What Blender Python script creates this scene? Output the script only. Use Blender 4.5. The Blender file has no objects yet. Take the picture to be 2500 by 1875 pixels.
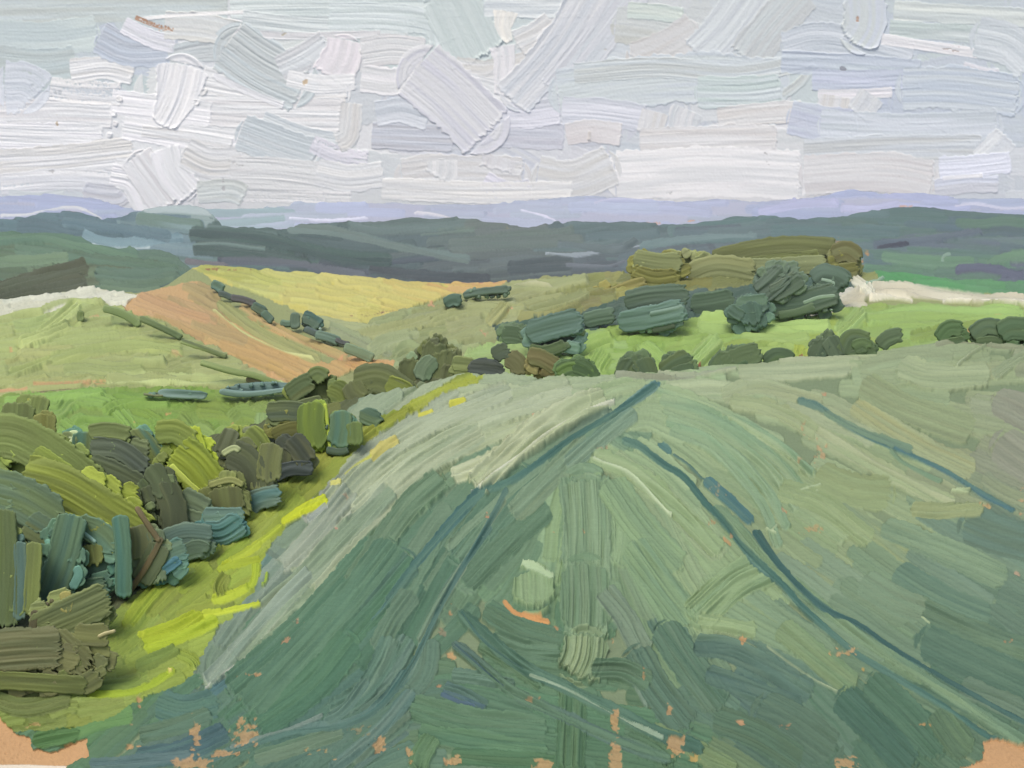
import bpy, math, random, os
import numpy as np
random.seed(7); RNG = np.random.RandomState(11)
S = 1.9      # grid pitch of the relief
GREY = False
# ------------------------------------------------------------------ camera model
F, CU, CV, VH = 2680.0, 1250.0, 937.5, 520.0
PITCH = math.atan((CV - VH) / F)
CAMZ = 40.0
SP, CP = math.sin(PITCH), math.cos(PITCH)
def at(u, v, D):
    x = (np.asarray(u, float) - CU) / F; y = (CV - np.asarray(v, float)) / F
    dy = y * SP + CP; dz = y * CP - SP
    k = D / dy
    return np.stack(np.broadcast_arrays(x * k, D + 0 * x, dz * k + CAMZ), -1)
# ------------------------------------------------------------------ light
sc = bpy.context.scene
W = bpy.data.worlds.new("World"); sc.world = W; W.use_nodes = True
SUN_EL, SUN_AZ = 56.0, -20.0     # azimuth of the sun seen from the scene: behind the camera, to the left
nt = W.node_tree; bg = nt.nodes['Background']
sky = nt.nodes.new('ShaderNodeTexSky'); sky.sky_type = 'NISHITA'; sky.sun_disc = False
sky.sun_elevation = math.radians(SUN_EL); sky.sun_rotation = math.radians(180 - SUN_AZ)
sky.air_density = 1.0; sky.dust_density = 4.0; sky.ozone_density = 1.0
nt.links.new(sky.outputs[0], bg.inputs[0]); bg.inputs[1].default_value = 0.15
sl = bpy.data.lights.new('sun', 'SUN'); sl.energy = 1.5; sl.angle = math.radians(24); sl.color = (1, .95, .86)
so = bpy.data.objects.new('sun', sl); sc.collection.objects.link(so)
ex, az = math.radians(SUN_EL), math.radians(SUN_AZ)
from mathutils import Vector
sd = Vector((math.sin(az) * math.cos(ex), -math.cos(az) * math.cos(ex), math.sin(ex)))   # towards the sun
so.rotation_euler = sd.to_track_quat('Z', 'Y').to_euler()
so.location = (-330, -200, 300)
sc.view_settings.view_transform = 'Standard'; sc.view_settings.look = 'None'
sc.view_settings.exposure = 0.0; sc.view_settings.gamma = 1
cam = bpy.data.cameras.new('camera'); co = bpy.data.objects.new('camera', cam); sc.collection.objects.link(co)
cam.sensor_width = 36; cam.lens = 36 * F / 2500; cam.clip_end = 60000; cam.clip_start = 1
co.location = (0, 0, CAMZ); co.rotation_euler = (math.pi / 2 - PITCH, 0, 0); sc.camera = co
sc.cycles.max_bounces = 5; sc.cycles.diffuse_bounces = 2; sc.cycles.volume_bounces = 0
# ------------------------------------------------------------------ pigments
def lin(c):
    c = np.clip(np.asarray(c, float) / 255.0, 0, 1)
    return np.where(c <= .04045, c / 12.92, ((c + .055) / 1.055) ** 2.4)
def soft(c, f):
    g = (c * np.array((.3, .59, .11))).sum(-1, keepdims=True)
    return c + (g - c) * f
def paint_mat(name, rough=.5, var=.10, nscale=900., spec=.25):
    m = bpy.data.materials.new(name); m.use_nodes = True
    n = m.node_tree.nodes; l = m.node_tree.links; b = n['Principled BSDF']
    a = n.new('ShaderNodeVertexColor'); a.layer_name = 'pigment'
    t = n.new('ShaderNodeTexCoord'); nz = n.new('ShaderNodeTexNoise'); nz.inputs['Scale'].default_value = nscale
    nz.inputs['Detail'].default_value = 3
    l.new(t.outputs['Generated'], nz.inputs['Vector'])
    mr = n.new('ShaderNodeMapRange'); mr.inputs['From Min'].default_value = .3; mr.inputs['From Max'].default_value = .7
    mr.inputs['To Min'].default_value = 1 - var; mr.inputs['To Max'].default_value = 1 + var
    l.new(nz.outputs['Fac'], mr.inputs['Value'])
    vm = n.new('ShaderNodeVectorMath'); vm.operation = 'SCALE'
    l.new(a.outputs['Color'], vm.inputs[0]); l.new(mr.outputs[0], vm.inputs['Scale'])
    l.new(vm.outputs[0], b.inputs['Base Color'])
    b.inputs['Roughness'].default_value = rough; b.inputs['Specular IOR Level'].default_value = spec
    return m
M_SKY = paint_mat('cloud_pigment', .6, .012, 500, .1)
M_HILL = paint_mat('hill_pigment', .6, .04, 500, .1)
M_FIELD = paint_mat('field_pigment', .6, .05, 420, .1)
M_LEAF = paint_mat('foliage_pigment', .6, .06, 60, .1)
# ------------------------------------------------------------------ noise
TAB = RNG.rand(256, 256)
def vn(x, y, seed=0):
    x = np.asarray(x, float) + seed * 17.31; y = np.asarray(y, float) + seed * 7.77
    xi = np.floor(x).astype(int); yi = np.floor(y).astype(int)
    fx = x - xi; fy = y - yi
    fx = fx * fx * (3 - 2 * fx); fy = fy * fy * (3 - 2 * fy)
    a = TAB[yi & 255, xi & 255]; b = TAB[yi & 255, (xi + 1) & 255]
    c = TAB[(yi + 1) & 255, xi & 255]; d = TAB[(yi + 1) & 255, (xi + 1) & 255]
    return ((a + (b - a) * fx) * (1 - fy) + (c + (d - c) * fx) * fy) * 2 - 1
def sm(x, a, b):
    t = np.clip((x - a) / (b - a), 0, 1); return t * t * (3 - 2 * t)
def resample(pts, step):
    p = np.array(pts, float)
    if len(p) > 2:
        q = np.vstack([2 * p[0] - p[1], p, 2 * p[-1] - p[-2]]); out = []
        for i in range(1, len(q) - 2):
            a, b, c, d = q[i - 1], q[i], q[i + 1], q[i + 2]
            for t in np.linspace(0, 1, 10, endpoint=False):
                out.append(.5 * ((2 * b) + (c - a) * t + (2 * a - 5 * b + 4 * c - d) * t * t + (3 * b - a - 3 * c + d) * t ** 3))
        out.append(p[-1]); p = np.array(out)
    sl_ = np.r_[0, np.cumsum(np.hypot(*np.diff(p, axis=0).T))]
    n = max(2, int(sl_[-1] / step) + 1); s = np.linspace(0, sl_[-1], n)
    return np.c_[np.interp(s, sl_, p[:, 0]), np.interp(s, sl_, p[:, 1])], s
def inpoly(U, V, poly):
    r = np.zeros(U.shape, bool); p = poly; j = len(p) - 1
    for i in range(len(p)):
        xi, yi = p[i]; xj, yj = p[j]
        if yi != yj:
            r ^= ((yi > V) != (yj > V)) & (U < (xj - xi) * (V - yi) / (yj - yi) + xi)
        j = i
    return r
_seed = [0]
# ------------------------------------------------------------------ a sheet of land or sky that takes impasto strokes
class Sheet:
    def __init__(s, top, vbot, dv, base, owner, mat, k=(1, 1, 1), sky=False, und=.02, topnoise=1.5, gain=2.7):
        s.top_pts = np.array(top, float); s.dv = dv; s.sky = sky; s.und = und; s.mat = mat; s.k = k; s.gain = gain
        s.u = np.arange(-300, 2800 + S, S); s.tn = topnoise; s.across = 0. if sky else .5 if dv[1][1] < 100 else 1.8
        s.top = s.topf(s.u); nr = int((vbot - s.top.min()) / S) + 1; s.n = nr
        s.U = np.repeat(s.u[None], nr, 0); s.V = s.top[None] + np.arange(nr)[:, None] * S
        s.H = np.zeros(s.U.shape) ; s.C = np.ones(s.U.shape + (3,)) * np.array(base, float)
        s.O = np.zeros(s.U.shape, int); s.owners = [owner]
        s.grain = vn(s.U / 5.0, s.V / 5.0, 3) * .5 + vn(s.U / 2.6, s.V / 2.6, 4) * .5
        s.H += .25 * s.grain
    def topf(s, u):
        t = np.interp(u, s.top_pts[:, 0], s.top_pts[:, 1])
        if s.sky: return t
        return t + s.tn * (vn(u / 38., u * 0, 5) * 1.6 + vn(u / 11., u * 0 + 3, 6))
    def D(s, u, v):
        if s.sky:
            R = s.dv; return R / np.sqrt(1 + .25 * ((np.asarray(u, float) - CU) / F) ** 2)
        (v0, d0), (v1, d1) = s.dv
        t = (np.asarray(v, float) - v0) / (v1 - v0)
        inv = 1 / d0 + (1 / d1 - 1 / d0) * t
        return 1 / np.maximum(inv, .35 / d0) * (1 + s.und * vn(np.asarray(u, float) / 420., np.asarray(v, float) / 170., 9))
    def own(s, name):
        if name not in s.owners: s.owners.append(name)
        return s.owners.index(name)
    def box(s, u0, u1, v0, v1):
        c0 = max(0, int((u0 - s.u[0]) / S)); c1 = min(len(s.u), int((u1 - s.u[0]) / S) + 2)
        if c1 <= c0: return None
        t = s.top[c0:c1]
        r0 = max(0, int((v0 - t.max()) / S)); r1 = min(s.n, int((v1 - t.min()) / S) + 2)
        if r1 <= r0: return None
        return r0, r1, c0, c1
    def stroke(s, pts, w, c, c2=None, th=2.0, amp=1.0, pitch=6.2, op=1., dry=0., own=None, rnd=.35, rag=.25,
               clip=None, bead=.5, w2=None, mix=.5, pick=.15, endb=.8):
        _seed[0] += 1; sd = _seed[0]
        P, A = resample(pts, 6.); Lh = A[-1]
        if s.across > 1: rag *= .6
        if not s.sky:      # on land seen slantwise the furrows that run across the view need to be deeper
            hz = (abs(P[-1, 0] - P[0, 0]) / (Lh + 1e-6)) ** 2; amp = amp * (1 + s.across * hz); endb = endb * (1 - .92 * hz)
        wm = max(w, w2 or w) / 2 + 2
        b = s.box(P[:, 0].min() - wm, P[:, 0].max() + wm, P[:, 1].min() - wm, P[:, 1].max() + wm)
        if b is None: return
        r0, r1, c0, c1 = b
        U = s.U[r0:r1, c0:c1]; V = s.V[r0:r1, c0:c1]
        best = np.full(U.shape, 1e9); sg = np.zeros(U.shape); ss = np.full(U.shape, -1.)
        n = len(P)
        for i in range(n - 1):
            a, e = P[i], P[i + 1]
            bb = s.box(min(a[0], e[0]) - wm, max(a[0], e[0]) + wm, min(a[1], e[1]) - wm, max(a[1], e[1]) + wm)
            if bb is None: continue
            x0, x1, y0, y1 = bb[0] - r0, bb[1] - r0, bb[2] - c0, bb[3] - c0
            x0 = max(x0, 0); y0 = max(y0, 0)
            u = U[x0:x1, y0:y1]; v = V[x0:x1, y0:y1]
            if u.size == 0: continue
            d = e - a; l2 = d @ d + 1e-9
            t = ((u - a[0]) * d[0] + (v - a[1]) * d[1]) / l2
            tc = np.clip(t, 0, 1)
            du = u - a[0] - tc * d[0]; dv_ = v - a[1] - tc * d[1]
            dd = np.hypot(du, dv_)
            if i < 6: dd = np.where((u - P[0, 0]) * (P[1, 0] - P[0, 0]) + (v - P[0, 1]) * (P[1, 1] - P[0, 1]) < 0, 1e8, dd)
            if i > n - 8: dd = np.where((u - P[-1, 0]) * (P[-1, 0] - P[-2, 0]) + (v - P[-1, 1]) * (P[-1, 1] - P[-2, 1]) > 0, 1e8, dd)
            q = dd < best[x0:x1, y0:y1]
            best[x0:x1, y0:y1][q] = dd[q]
            sg[x0:x1, y0:y1][q] = np.sign(d[0] * dv_ - d[1] * du)[q]
            ss[x0:x1, y0:y1][q] = (A[i] + tc * (A[i + 1] - A[i]))[q]
        m = best < wm
        if not m.any(): return
        x = (best * sg)[m]; sv = ss[m]; t = sv / max(Lh, 1e-6)
        hw = (w if w2 is None else w + (w2 - w) * t) / 2
        hw = hw * (1 + .08 * vn(sv / 45., sv * 0, sd))
        q = x / hw
        B = .5 * vn(x / pitch, sv / 170., sd) + .5 * vn(x / (pitch * .5), sv / 90., sd + 3)
        if not s.sky: B = np.clip(B * 1.35, -1, 1)
        edge = 1 - .07 * (1 + vn(sv / 9., np.sign(x) * 5, sd + 1))
        al = np.clip((edge - np.abs(q)) * hw / 1.6, 0, 1)
        qq = np.clip(np.abs(q), 0, 1); rr = (1 - np.sqrt(1 - qq * qq)) * hw * rnd * 2
        br = vn(x / (pitch * .6), sv * 0, sd + 5) * .5 + .5
        k0 = rr + rag * .35 * hw * br; k1 = Lh - rr - rag * hw * br
        al = al * np.clip((sv - k0) / 1.8, 0, 1) * np.clip((k1 - sv) / 1.8, 0, 1)
        if dry > 0:
            g = s.grain[r0:r1, c0:c1][m]
            al = al * sm(B * .55 + g * .55 + 1.0 - dry * (1.0 + .6 * t), -.1, .25)
        al = al * op
        if clip is not None: al = al * clip[r0:r1, c0:c1][m]
        ok = al > .01
        if not ok.any(): return
        Hs = s.H[r0:r1, c0:c1]; ho = Hs[m]; mean = ho[ok].mean()
        hn = .22 * ho + .33 * mean + th * (.7 + .55 * amp * B)
        hn += th * bead * np.exp(-((np.abs(q) - .9) / .09) ** 2) * (.6 + .4 * vn(sv / 30., sv * 0, sd + 8))
        hn += th * endb * np.exp(-((k1 - sv - 4) / 4.) ** 2) * (.5 + .5 * br)
        ah = al
        if s.across > 1: ah = al * np.clip((sv - k0) / 9., 0, 1) * np.clip((k1 - sv) / 9., 0, 1)
        Hs[m] = ho + (hn - ho) * ah
        cc = np.array(c, float)
        ce = np.array(c2 if c2 is not None else cc * (1.05 if sd % 2 else .95) + (3, 1, -3 + sd % 6), float)
        f = sm(vn(x / (pitch * 1.5), sv / 210., sd + 12) * .5 + mix, .25, .75)[:, None]
        col = cc + (ce - cc) * f; col = col * (1 + (.008 if s.sky else .042) * B[:, None])  # ridges lighter, furrows darker: relief shading put into the colour
        Cs = s.C[r0:r1, c0:c1]; old = Cs[m]
        pk = pick * sm(vn(x / (pitch * .8), sv / 120., sd + 20), 0, .8)
        a2 = (al * (1 - pk))[:, None]
        Cs[m] = old + (col - old) * a2
        if own is not None:
            oi = s.own(own); Os = s.O[r0:r1, c0:c1]; z = Os[m]; z[al > .5] = oi; Os[m] = z
    def mask(s, poly, rag=5.):
        us = s.U + rag * (vn(s.U / 26., s.V / 26., 31) + .6 * vn(s.U / 7., s.V / 7., 32))
        vs = s.V + rag * .7 * (vn(s.U / 26., s.V / 26., 33) + .6 * vn(s.U / 7., s.V / 7., 34))
        return inpoly(us, vs, poly).astype(float)
    def fill(s, poly, cols, n, w, ln, ang, own=None, jit=5, rag=5., clip=True, flat=None, **kw):
        M = s.mask(poly, rag)
        if flat is not None:
            mm = M > 0; s.C[mm] = np.array(flat, float)
        if own is not None: s.O[M > 0] = s.own(own)
        p = np.array(poly, float); lo = p.min(0); hi = p.max(0); cl = [(np.array(c[:2]), np.array(c[2:], float)) for c in cols]
        kk = 0
        while kk < n:
            u = random.uniform(lo[0], hi[0]); v = random.uniform(lo[1], hi[1])
            if not inpoly(np.array([u]), np.array([v]), poly)[0]: continue
            kk += 1
            c = idw(cl, u, v); c2 = idw(cl, u + random.uniform(-70, 70), v + random.uniform(-40, 40))
            j = np.array([random.gauss(0, jit)] * 3) + np.array([random.gauss(0, jit * .4) for _ in range(3)])
            L_ = random.uniform(*ln); pts = [(u, v)]; x, y = u, v
            a = ang(u, v) if callable(ang) else math.radians(ang + random.gauss(0, 6))
            for i in range(4):
                pts.append((x := x + math.cos(a) * L_ / 4, y := y + math.sin(a) * L_ / 4))
                if callable(ang): a = ang(x, y)
                else: a += random.gauss(0, .06)
            if random.random() < .5: pts = pts[::-1]
            s.stroke(pts, random.uniform(*w), c + j, c2 + j * .5, clip=M if clip else None, **kw)
    def spots(s, u, v, ru, rv, c, dens=.5, sc_=9., ang=0., h=-.6, own=None):
        if dens < .85: dens -= .035
        b = s.box(u - ru, u + ru, v - rv, v + rv)
        if b is None: return
        r0, r1, c0, c1 = b; U = s.U[r0:r1, c0:c1]; V = s.V[r0:r1, c0:c1]
        ca, sa = math.cos(ang), math.sin(ang)
        a = ((U - u) * ca + (V - v) * sa); d = (-(U - u) * sa + (V - v) * ca)
        _seed[0] += 1
        n = .6 * vn(a / (sc_ * 1.8), d / sc_, _seed[0]) + .4 * vn(a / (sc_ * .8), d / (sc_ * .45), _seed[0] + 2)
        r = np.hypot((U - u) / ru, (V - v) / rv)
        m = sm(n + (dens * 2 - 1) + (.35 - 1.1 * r), 0, .22)
        s.C[r0:r1, c0:c1] += (np.array(c, float) * (1 + .05 * s.grain[r0:r1, c0:c1][..., None]) - s.C[r0:r1, c0:c1]) * m[..., None] * .75
        s.H[r0:r1, c0:c1] += (h * m)
    def build(s, kinds):
        eu = np.array([-5200, -2600, -1300, -620.]); ru_ = np.array([3120, 3600, 5100, 7700.])
        def padc(A): return np.concatenate([np.repeat(A[:, :1], 4, 1), A, np.repeat(A[:, -1:], 4, 1)], 1)
        H = padc(s.H); C = padc(s.C); O = padc(s.O); V = padc(s.V); U = padc(s.U)
        U[:, :4] = eu; U[:, -4:] = ru_; H[:, :4] = 0; H[:, -4:] = 0
        if s.sky:
            for vv in (-500, -1500, -3500):
                U = np.vstack([U[:1], U]); V = np.vstack([V[:1] * 0 + vv, V]); H = np.vstack([H[:1] * 0, H]); C = np.vstack([C[:1], C]); O = np.vstack([O[:1], O])
        Dd = s.D(U, V); P = at(U, V, Dd)
        if s.sky:
            k = 1 / np.sqrt(1 + ((U - CU) / F) ** 2)
        gu = np.gradient(P, axis=1); gv = np.gradient(P, axis=0)
        N = np.cross(gu, gv); N /= np.linalg.norm(N, axis=-1, keepdims=True) + 1e-12
        cvec = P - np.array([0, 0, CAMZ]); sgn = np.sign((N * cvec).sum(-1)); N *= -sgn[..., None]
        fine = vn(U / 4.2, V / 4.2, 41) * .5 + vn(U / 2.3, V / 2.3, 42) * .5
        H = H + (.4 if s.sky else .3) * fine
        P = P + N * (H * s.gain * Dd / F)[..., None]
        if not s.sky:   # the land carries on behind the crest
            a = P[0]; back = []
            for m_, dz in ((1.012, .004), (1.05, .02), (1.15, .06), (1.4, .13)):
                q = a.copy(); dd = a[:, 1]; q[:, 1] = dd * m_; q[:, 0] = a[:, 0] * m_; q[:, 2] = a[:, 2] - dd * dz; back.insert(0, q)
            P = np.concatenate([np.array(back), P], 0)
            C = np.concatenate([np.repeat(C[:1], 4, 0), C], 0); O = np.concatenate([np.repeat(O[:1], 4, 0), O], 0)
            b = P[-1]; fr = []
            if s.dv[1][1] < 100:   # carries on under the viewpoint
                for t, dz in ((.75, .5), (.4, 1.2), (-.3, 2.0)):
                    q = b.copy(); q[:, 1] = b[:, 1] * t; q[:, 0] = b[:, 0] * (1.2); q[:, 2] = b[:, 2] - dz; fr.append(q)
            else:
                for m_, dz in ((.985, .01), (.9, .05)):
                    q = b.copy(); q[:, 1] = b[:, 1] * m_; q[:, 0] = b[:, 0] * m_; q[:, 2] = b[:, 2] - b[:, 1] * dz; fr.append(q)
            P = np.concatenate([P, np.array(fr)], 0)
            C = np.concatenate([C, np.repeat(C[-1:], len(fr), 0)], 0); O = np.concatenate([O, np.repeat(O[-1:], len(fr), 0)], 0)
        R, Q = P.shape[:2]
        idx = np.arange(R * Q).reshape(R, Q)
        fo = O[:-1, :-1].ravel()
        faces = np.stack([idx[:-1, :-1], idx[1:, :-1], idx[1:, 1:], idx[:-1, 1:]], -1).reshape(-1, 4)
        Pf = P.reshape(-1, 3); Cf = lin(soft(C.reshape(-1, 3), 0 if s.sky else .11)) / np.array(s.k)
        if GREY: Cf = np.full(Cf.shape, .4)
        for oi, name in enumerate(s.owners):
            fc = faces[fo == oi]
            if len(fc) == 0: continue
            uq, inv = np.unique(fc, return_inverse=True)
            o = mesh_obj(name, Pf[uq], inv.reshape(-1, 4), Cf[uq], s.mat)
            o['kind'] = 'structure'
def idw(cl, u, v):
    w = np.array([1 / (((u - p[0]) ** 2 + (v - p[1]) ** 2) + 60) ** 1.7 for p, _ in cl])
    return (w[:, None] * np.array([c for _, c in cl])).sum(0) / w.sum()
def mesh_obj(name, P, faces, C, mat, parent=None):
    me = bpy.data.meshes.new(name); nf = len(faces)
    me.vertices.add(len(P)); me.vertices.foreach_set('co', np.ascontiguousarray(P, dtype=np.float32).ravel())
    me.loops.add(nf * 4); me.loops.foreach_set('vertex_index', np.ascontiguousarray(faces, dtype=np.int32).ravel())
    me.polygons.add(nf); me.polygons.foreach_set('loop_start', np.arange(0, nf * 4, 4, dtype=np.int32))
    me.polygons.foreach_set('use_smooth', np.ones(nf, bool))
    me.update(calc_edges=True)
    at_ = me.color_attributes.new('pigment', 'FLOAT_COLOR', 'POINT')
    at_.data.foreach_set('color', np.c_[np.clip(C, 0, .95), np.ones(len(C))].astype(np.float32).ravel())
    me.materials.append(mat)
    o = bpy.data.objects.new(name, me); sc.collection.objects.link(o)
    if parent: o.parent = parent
    return o
def guides(gs, spread=1.0, jit=.05):
    seg = []
    for g in gs:
        P, A = resample(g, 40)
        for i in range(len(P) - 1):
            d = P[i + 1] - P[i]; d = d / (np.hypot(*d) + 1e-9); seg.append((*(P[i] + P[i + 1]) / 2, *d))
    seg = np.array(seg)
    def f(u, v):
        r = 1 / (((seg[:, 0] - u) ** 2 + (seg[:, 1] - v) ** 2) + 400) ** 1.6
        a = np.arctan2(seg[:, 3], seg[:, 2]) * 2      # axial mean
        return .5 * math.atan2((r * np.sin(a)).sum(), (r * np.cos(a)).sum()) + random.gauss(0, jit)
    return f

K_SKY = (.92, .905, .915); K_LAND = (1.24, 1.21, 1.23); K_LEAF = (.93, .90, .90)
#KVALS
exec_parts = []
# ================================================================== SKY
SKYS = Sheet([(-9000, -90), (9000, -90)], 640, 4600., (222, 222, 223), 'sky', M_SKY, K_SKY, sky=True, gain=.74)
skc = [(50,60,198,208,210),(300,40,202,211,212),(100,180,194,206,206),(30,230,206,211,216),(280,110,197,204,214),(600,30,208,214,214),
(500,80,221,223,221),(380,150,220,222,224),(350,200,225,225,225),(200,320,225,226,227),(650,120,203,211,211),(800,30,201,211,210),
(850,130,219,216,217),(1000,30,205,214,214),(1100,100,200,209,207),(950,180,217,217,217),(1250,60,221,220,218),(1000,220,207,207,213),
(700,330,201,207,210),(980,290,198,202,210),(1200,310,201,203,210),(1300,120,204,209,213),(1400,130,212,214,218),(1550,80,204,208,206),
(1600,200,197,204,208),(1480,280,198,203,208),(1750,60,202,208,211),(1850,190,198,209,207),(1700,280,211,213,213),(2000,130,191,200,208),
(2200,50,197,206,205),(2100,170,189,197,210),(2400,120,194,202,206),(2400,220,190,199,210),(2000,290,194,200,210),(2300,300,198,205,208),
(1300,400,221,221,221),(1900,400,220,219,218),(2400,420,218,220,222),(300,420,222,222,224),(1000,420,221,221,220),(600,440,221,221,220),(1600,420,221,220,219),(900,380,218,218,219)]
def sky_ang(u, v): return random.choice([0, 0, 0, .1, -.1, .1, .4, -.7]) + random.gauss(0, .1)
SKYS.fill([(-330,-120),(2830,-120),(2830,650),(-330,650)], skc, 275, (90, 170), (190, 420), sky_ang, th=1.2, amp=.5, pitch=6, bead=.15, endb=.3, rnd=.12, clip=False, rag=0, jit=1.5)
W_ = (231, 231, 231)
def ss(pts, w, c, th=2.6, amp=1.3, **k):
    k.setdefault('rnd', .05); k.setdefault('bead', .4); k.setdefault('rag', .15); amp *= .95 if pts[0][0] < 760 else .72; c = tuple(x - 5 for x in c) if pts[0][0] > 1400 and pts[0][1] < 350 and c[0] < 218 else c; w *= 1.2 if w > 35 else 1; th *= .8
    SKYS.stroke(pts, w, c, th=th, amp=amp, **k)
ss([(-40,30),(250,25),(560,20)], 60, (205,214,214), th=1.6, amp=.8)
ss([(-30,90),(120,95),(240,80)], 80, (198,209,209), th=1.5, amp=.7)
ss([(-20,160),(100,170),(190,160)], 90, (197,208,208), th=1.5)
ss([(560,20),(800,15),(1130,18)], 46, (205,214,213))
ss([(-20,280),(120,275),(280,280)], 60, W_); ss([(-20,330),(130,335),(255,340)], 62, W_, amp=1.7)
ss([(-10,400),(150,390),(330,370)], 66, W_, amp=1.7); ss([(0,450),(160,440),(300,450)], 50, (224,225,227), dry=.4)
ss([(490,205),(650,230),(850,225)], 80, W_, amp=1.6); ss([(300,300),(420,320),(600,345)], 70, W_, amp=1.6)
ss([(470,270),(650,275),(840,280)], 75, W_, amp=1.6); ss([(270,250),(400,265),(520,280)], 60, W_, amp=1.4)
ss([(170,175),(260,165),(330,180)], 55, W_, amp=1.5); ss([(120,215),(200,225),(300,230)], 55, (224,224,225), dry=.5)
ss([(240,90),(320,125),(440,120)], 72, (198,206,217), amp=1.2); ss([(10,215),(60,215),(90,240)], 110, (209,214,220), th=1.8, dry=.35)
ss([(410,140),(480,125),(560,118)], 52, (205,212,213)); ss([(300,60),(370,95),(430,110)], 40, (217,218,222))
ss([(400,62),(500,68),(590,92)], 62, (223,225,224), th=3.2, amp=.5, bead=1.); ss([(340,48),(450,36),(600,30)], 12, (228,228,228), th=3, bead=1)
ss([(330,42),(380,62),(425,72)], 14, (184,150,128), th=1, dry=.6)
ss([(590,48),(760,66),(1000,72)], 44, (207,214,214), amp=1.8); ss([(560,75),(700,88),(930,84)], 22, (226,227,228), th=3)
ss([(800,40),(950,42),(1060,60),(1085,110)], 60, (205,214,213), amp=1.5)
ss([(1090,-20),(1130,60),(1175,150)], 130, (200,210,208), c2=(205,214,212), th=3.6, amp=.8, rnd=.1, bead=.9, endb=1.3)
ss([(1180,20),(1300,22),(1420,20)], 40, (207,213,216)); ss([(555,105),(640,165),(745,215)], 125, (203,211,213), th=3, amp=1.5)
ss([(520,182),(600,222),(695,258)], 20, (226,226,228), th=4, bead=1); ss([(680,170),(740,140),(800,100)], 60, (217,220,222), dry=.3)
ss([(845,95),(835,140),(805,195)], 88, (223,219,221), th=3.2, amp=.6, bead=1); ss([(905,92),(900,120),(880,135)], 26, (227,227,228), th=4)
ss([(450,155),(430,240),(395,312)], 135, (226,226,228), w2=62, th=3.8, amp=1., bead=1., endb=1.6, rnd=.2)
for p in [((285,235),(300,250)),((270,270),(285,285)),((275,305),(290,300)),((262,335),(275,325)),((490,235),(505,215)),((470,255),(490,245))]: ss(list(p), 18, (229,229,229), th=4.5, rnd=1)
ss([(345,320),(470,335),(570,352)], 30, W_, th=3.5)
ss([(270,420),(330,440),(370,520)], 70, W_, th=3.6, amp=1.9, rnd=.1); ss([(330,380),(365,430),(420,505)], 85, W_, th=3.6, amp=1.9)
ss([(400,360),(420,420),(470,480)], 70, W_, th=3.4, amp=1.9, pitch=9); ss([(450,370),(520,400),(620,390)], 70, (225,225,225), amp=1.4)
ss([(640,290),(740,330),(830,345)], 40, (201,207,211), th=3.2); ss([(585,320),(680,355),(775,385)], 84, (201,208,211), c2=(205,210,212), th=3, amp=.9, bead=.8)
ss([(760,350),(830,380),(900,390)], 40, (214,213,220), dry=.5)
ss([(560,420),(680,425),(800,440)], 70, (223,223,222), dry=.35); ss([(560,470),(700,475),(860,480)], 40, (222,222,221), dry=.5)
ss([(480,470),(560,465),(600,480)], 50, (214,220,219)); ss([(770,420),(850,435),(940,425)], 60, (219,220,221))
ss([(860,250),(850,330),(820,350)], 50, (221,221,220), dry=.2); ss([(700,190),(780,205),(870,200)], 40, W_)
ss([(880,130),(960,120),(1040,130)], 70, (221,221,221), amp=1.3); ss([(880,190),(960,200),(1030,180)], 60, (220,220,220), amp=1.4)
ss([(1110,170),(1200,175),(1330,140)], 55, (221,221,221), amp=1.2); ss([(1120,200),(1190,215),(1270,240)], 50, (219,220,221))
ss([(905,330),(1000,335),(1110,340)], 60, (201,204,212), amp=1.5); ss([(915,280),(980,270),(1050,290)], 60, (201,206,212), amp=1.5)
ss([(1170,330),(1260,330),(1380,335)], 60, (203,205,213), amp=1.4); ss([(1200,280),(1290,280),(1370,270)], 60, (206,208,214), amp=1.4)
ss([(1015,165),(1100,235),(1195,330)], 140, (209,209,216), c2=(216,216,218), th=3.8, amp=.9, rnd=.05, bead=.9)
ss([(1235,25),(1230,70),(1245,105)], 60, (225,224,219), amp=1.6, w2=20); ss([(1350,55),(1310,85),(1260,110)], 62, (221,222,222), th=3, bead=.9)
ss([(1225,110),(1230,150),(1225,235)], 60, (216,216,218), w2=40)
ss([(1450,-30),(1360,120),(1245,250)], 92, (209,213,218), c2=(217,218,220), th=3.6, amp=1.1, rnd=.05, bead=.9)
ss([(1550,-30),(1440,120),(1350,230)], 80, (214,216,220), c2=(205,210,214), th=2.8, amp=1.2)
ss([(1500,60),(1590,70),(1700,100)], 80, (210,214,212), th=2, amp=.6); ss([(1530,25),(1600,30),(1670,40)], 40, (204,214,209))
ss([(1700,70),(1600,130),(1540,150)], 80, (217,217,216), th=2, amp=.5, dry=.2)
ss([(1840,-30),(1760,80),(1700,140)], 90, (208,213,216), c2=(213,218,219), amp=1.3); ss([(1960,-20),(1880,70),(1820,150)], 90, (208,214,214), amp=1.2)
ss([(1360,230),(1560,200),(1760,190),(1900,210)], 110, (203,210,214), c2=(206,213,213), th=3, amp=.8)
ss([(1400,180),(1600,165),(1800,180),(1960,150),(1985,148)], 46, (205,212,214), th=3); ss([(1700,225),(1830,225),(1910,215)], 70, (202,214,211), c2=(205,213,214), th=3)
ss([(1910,235),(1955,200),(1990,155)], 26, (210,217,216), th=4, bead=1.2, rnd=1); ss([(1370,270),(1470,275),(1580,290)], 62, (205,208,215), amp=1.5)
ss([(1380,330),(1440,320),(1520,330)], 50, (223,220,219), th=3, amp=.6); ss([(1440,320),(1438,345)], 10, (205,200,196), th=5)
ss([(1600,270),(1592,300),(1585,330)], 60, (219,219,219), amp=1.5); ss([(1680,265),(1670,290),(1665,325)], 70, (209,213,215), c2=(219,219,219), amp=1.5)
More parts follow.
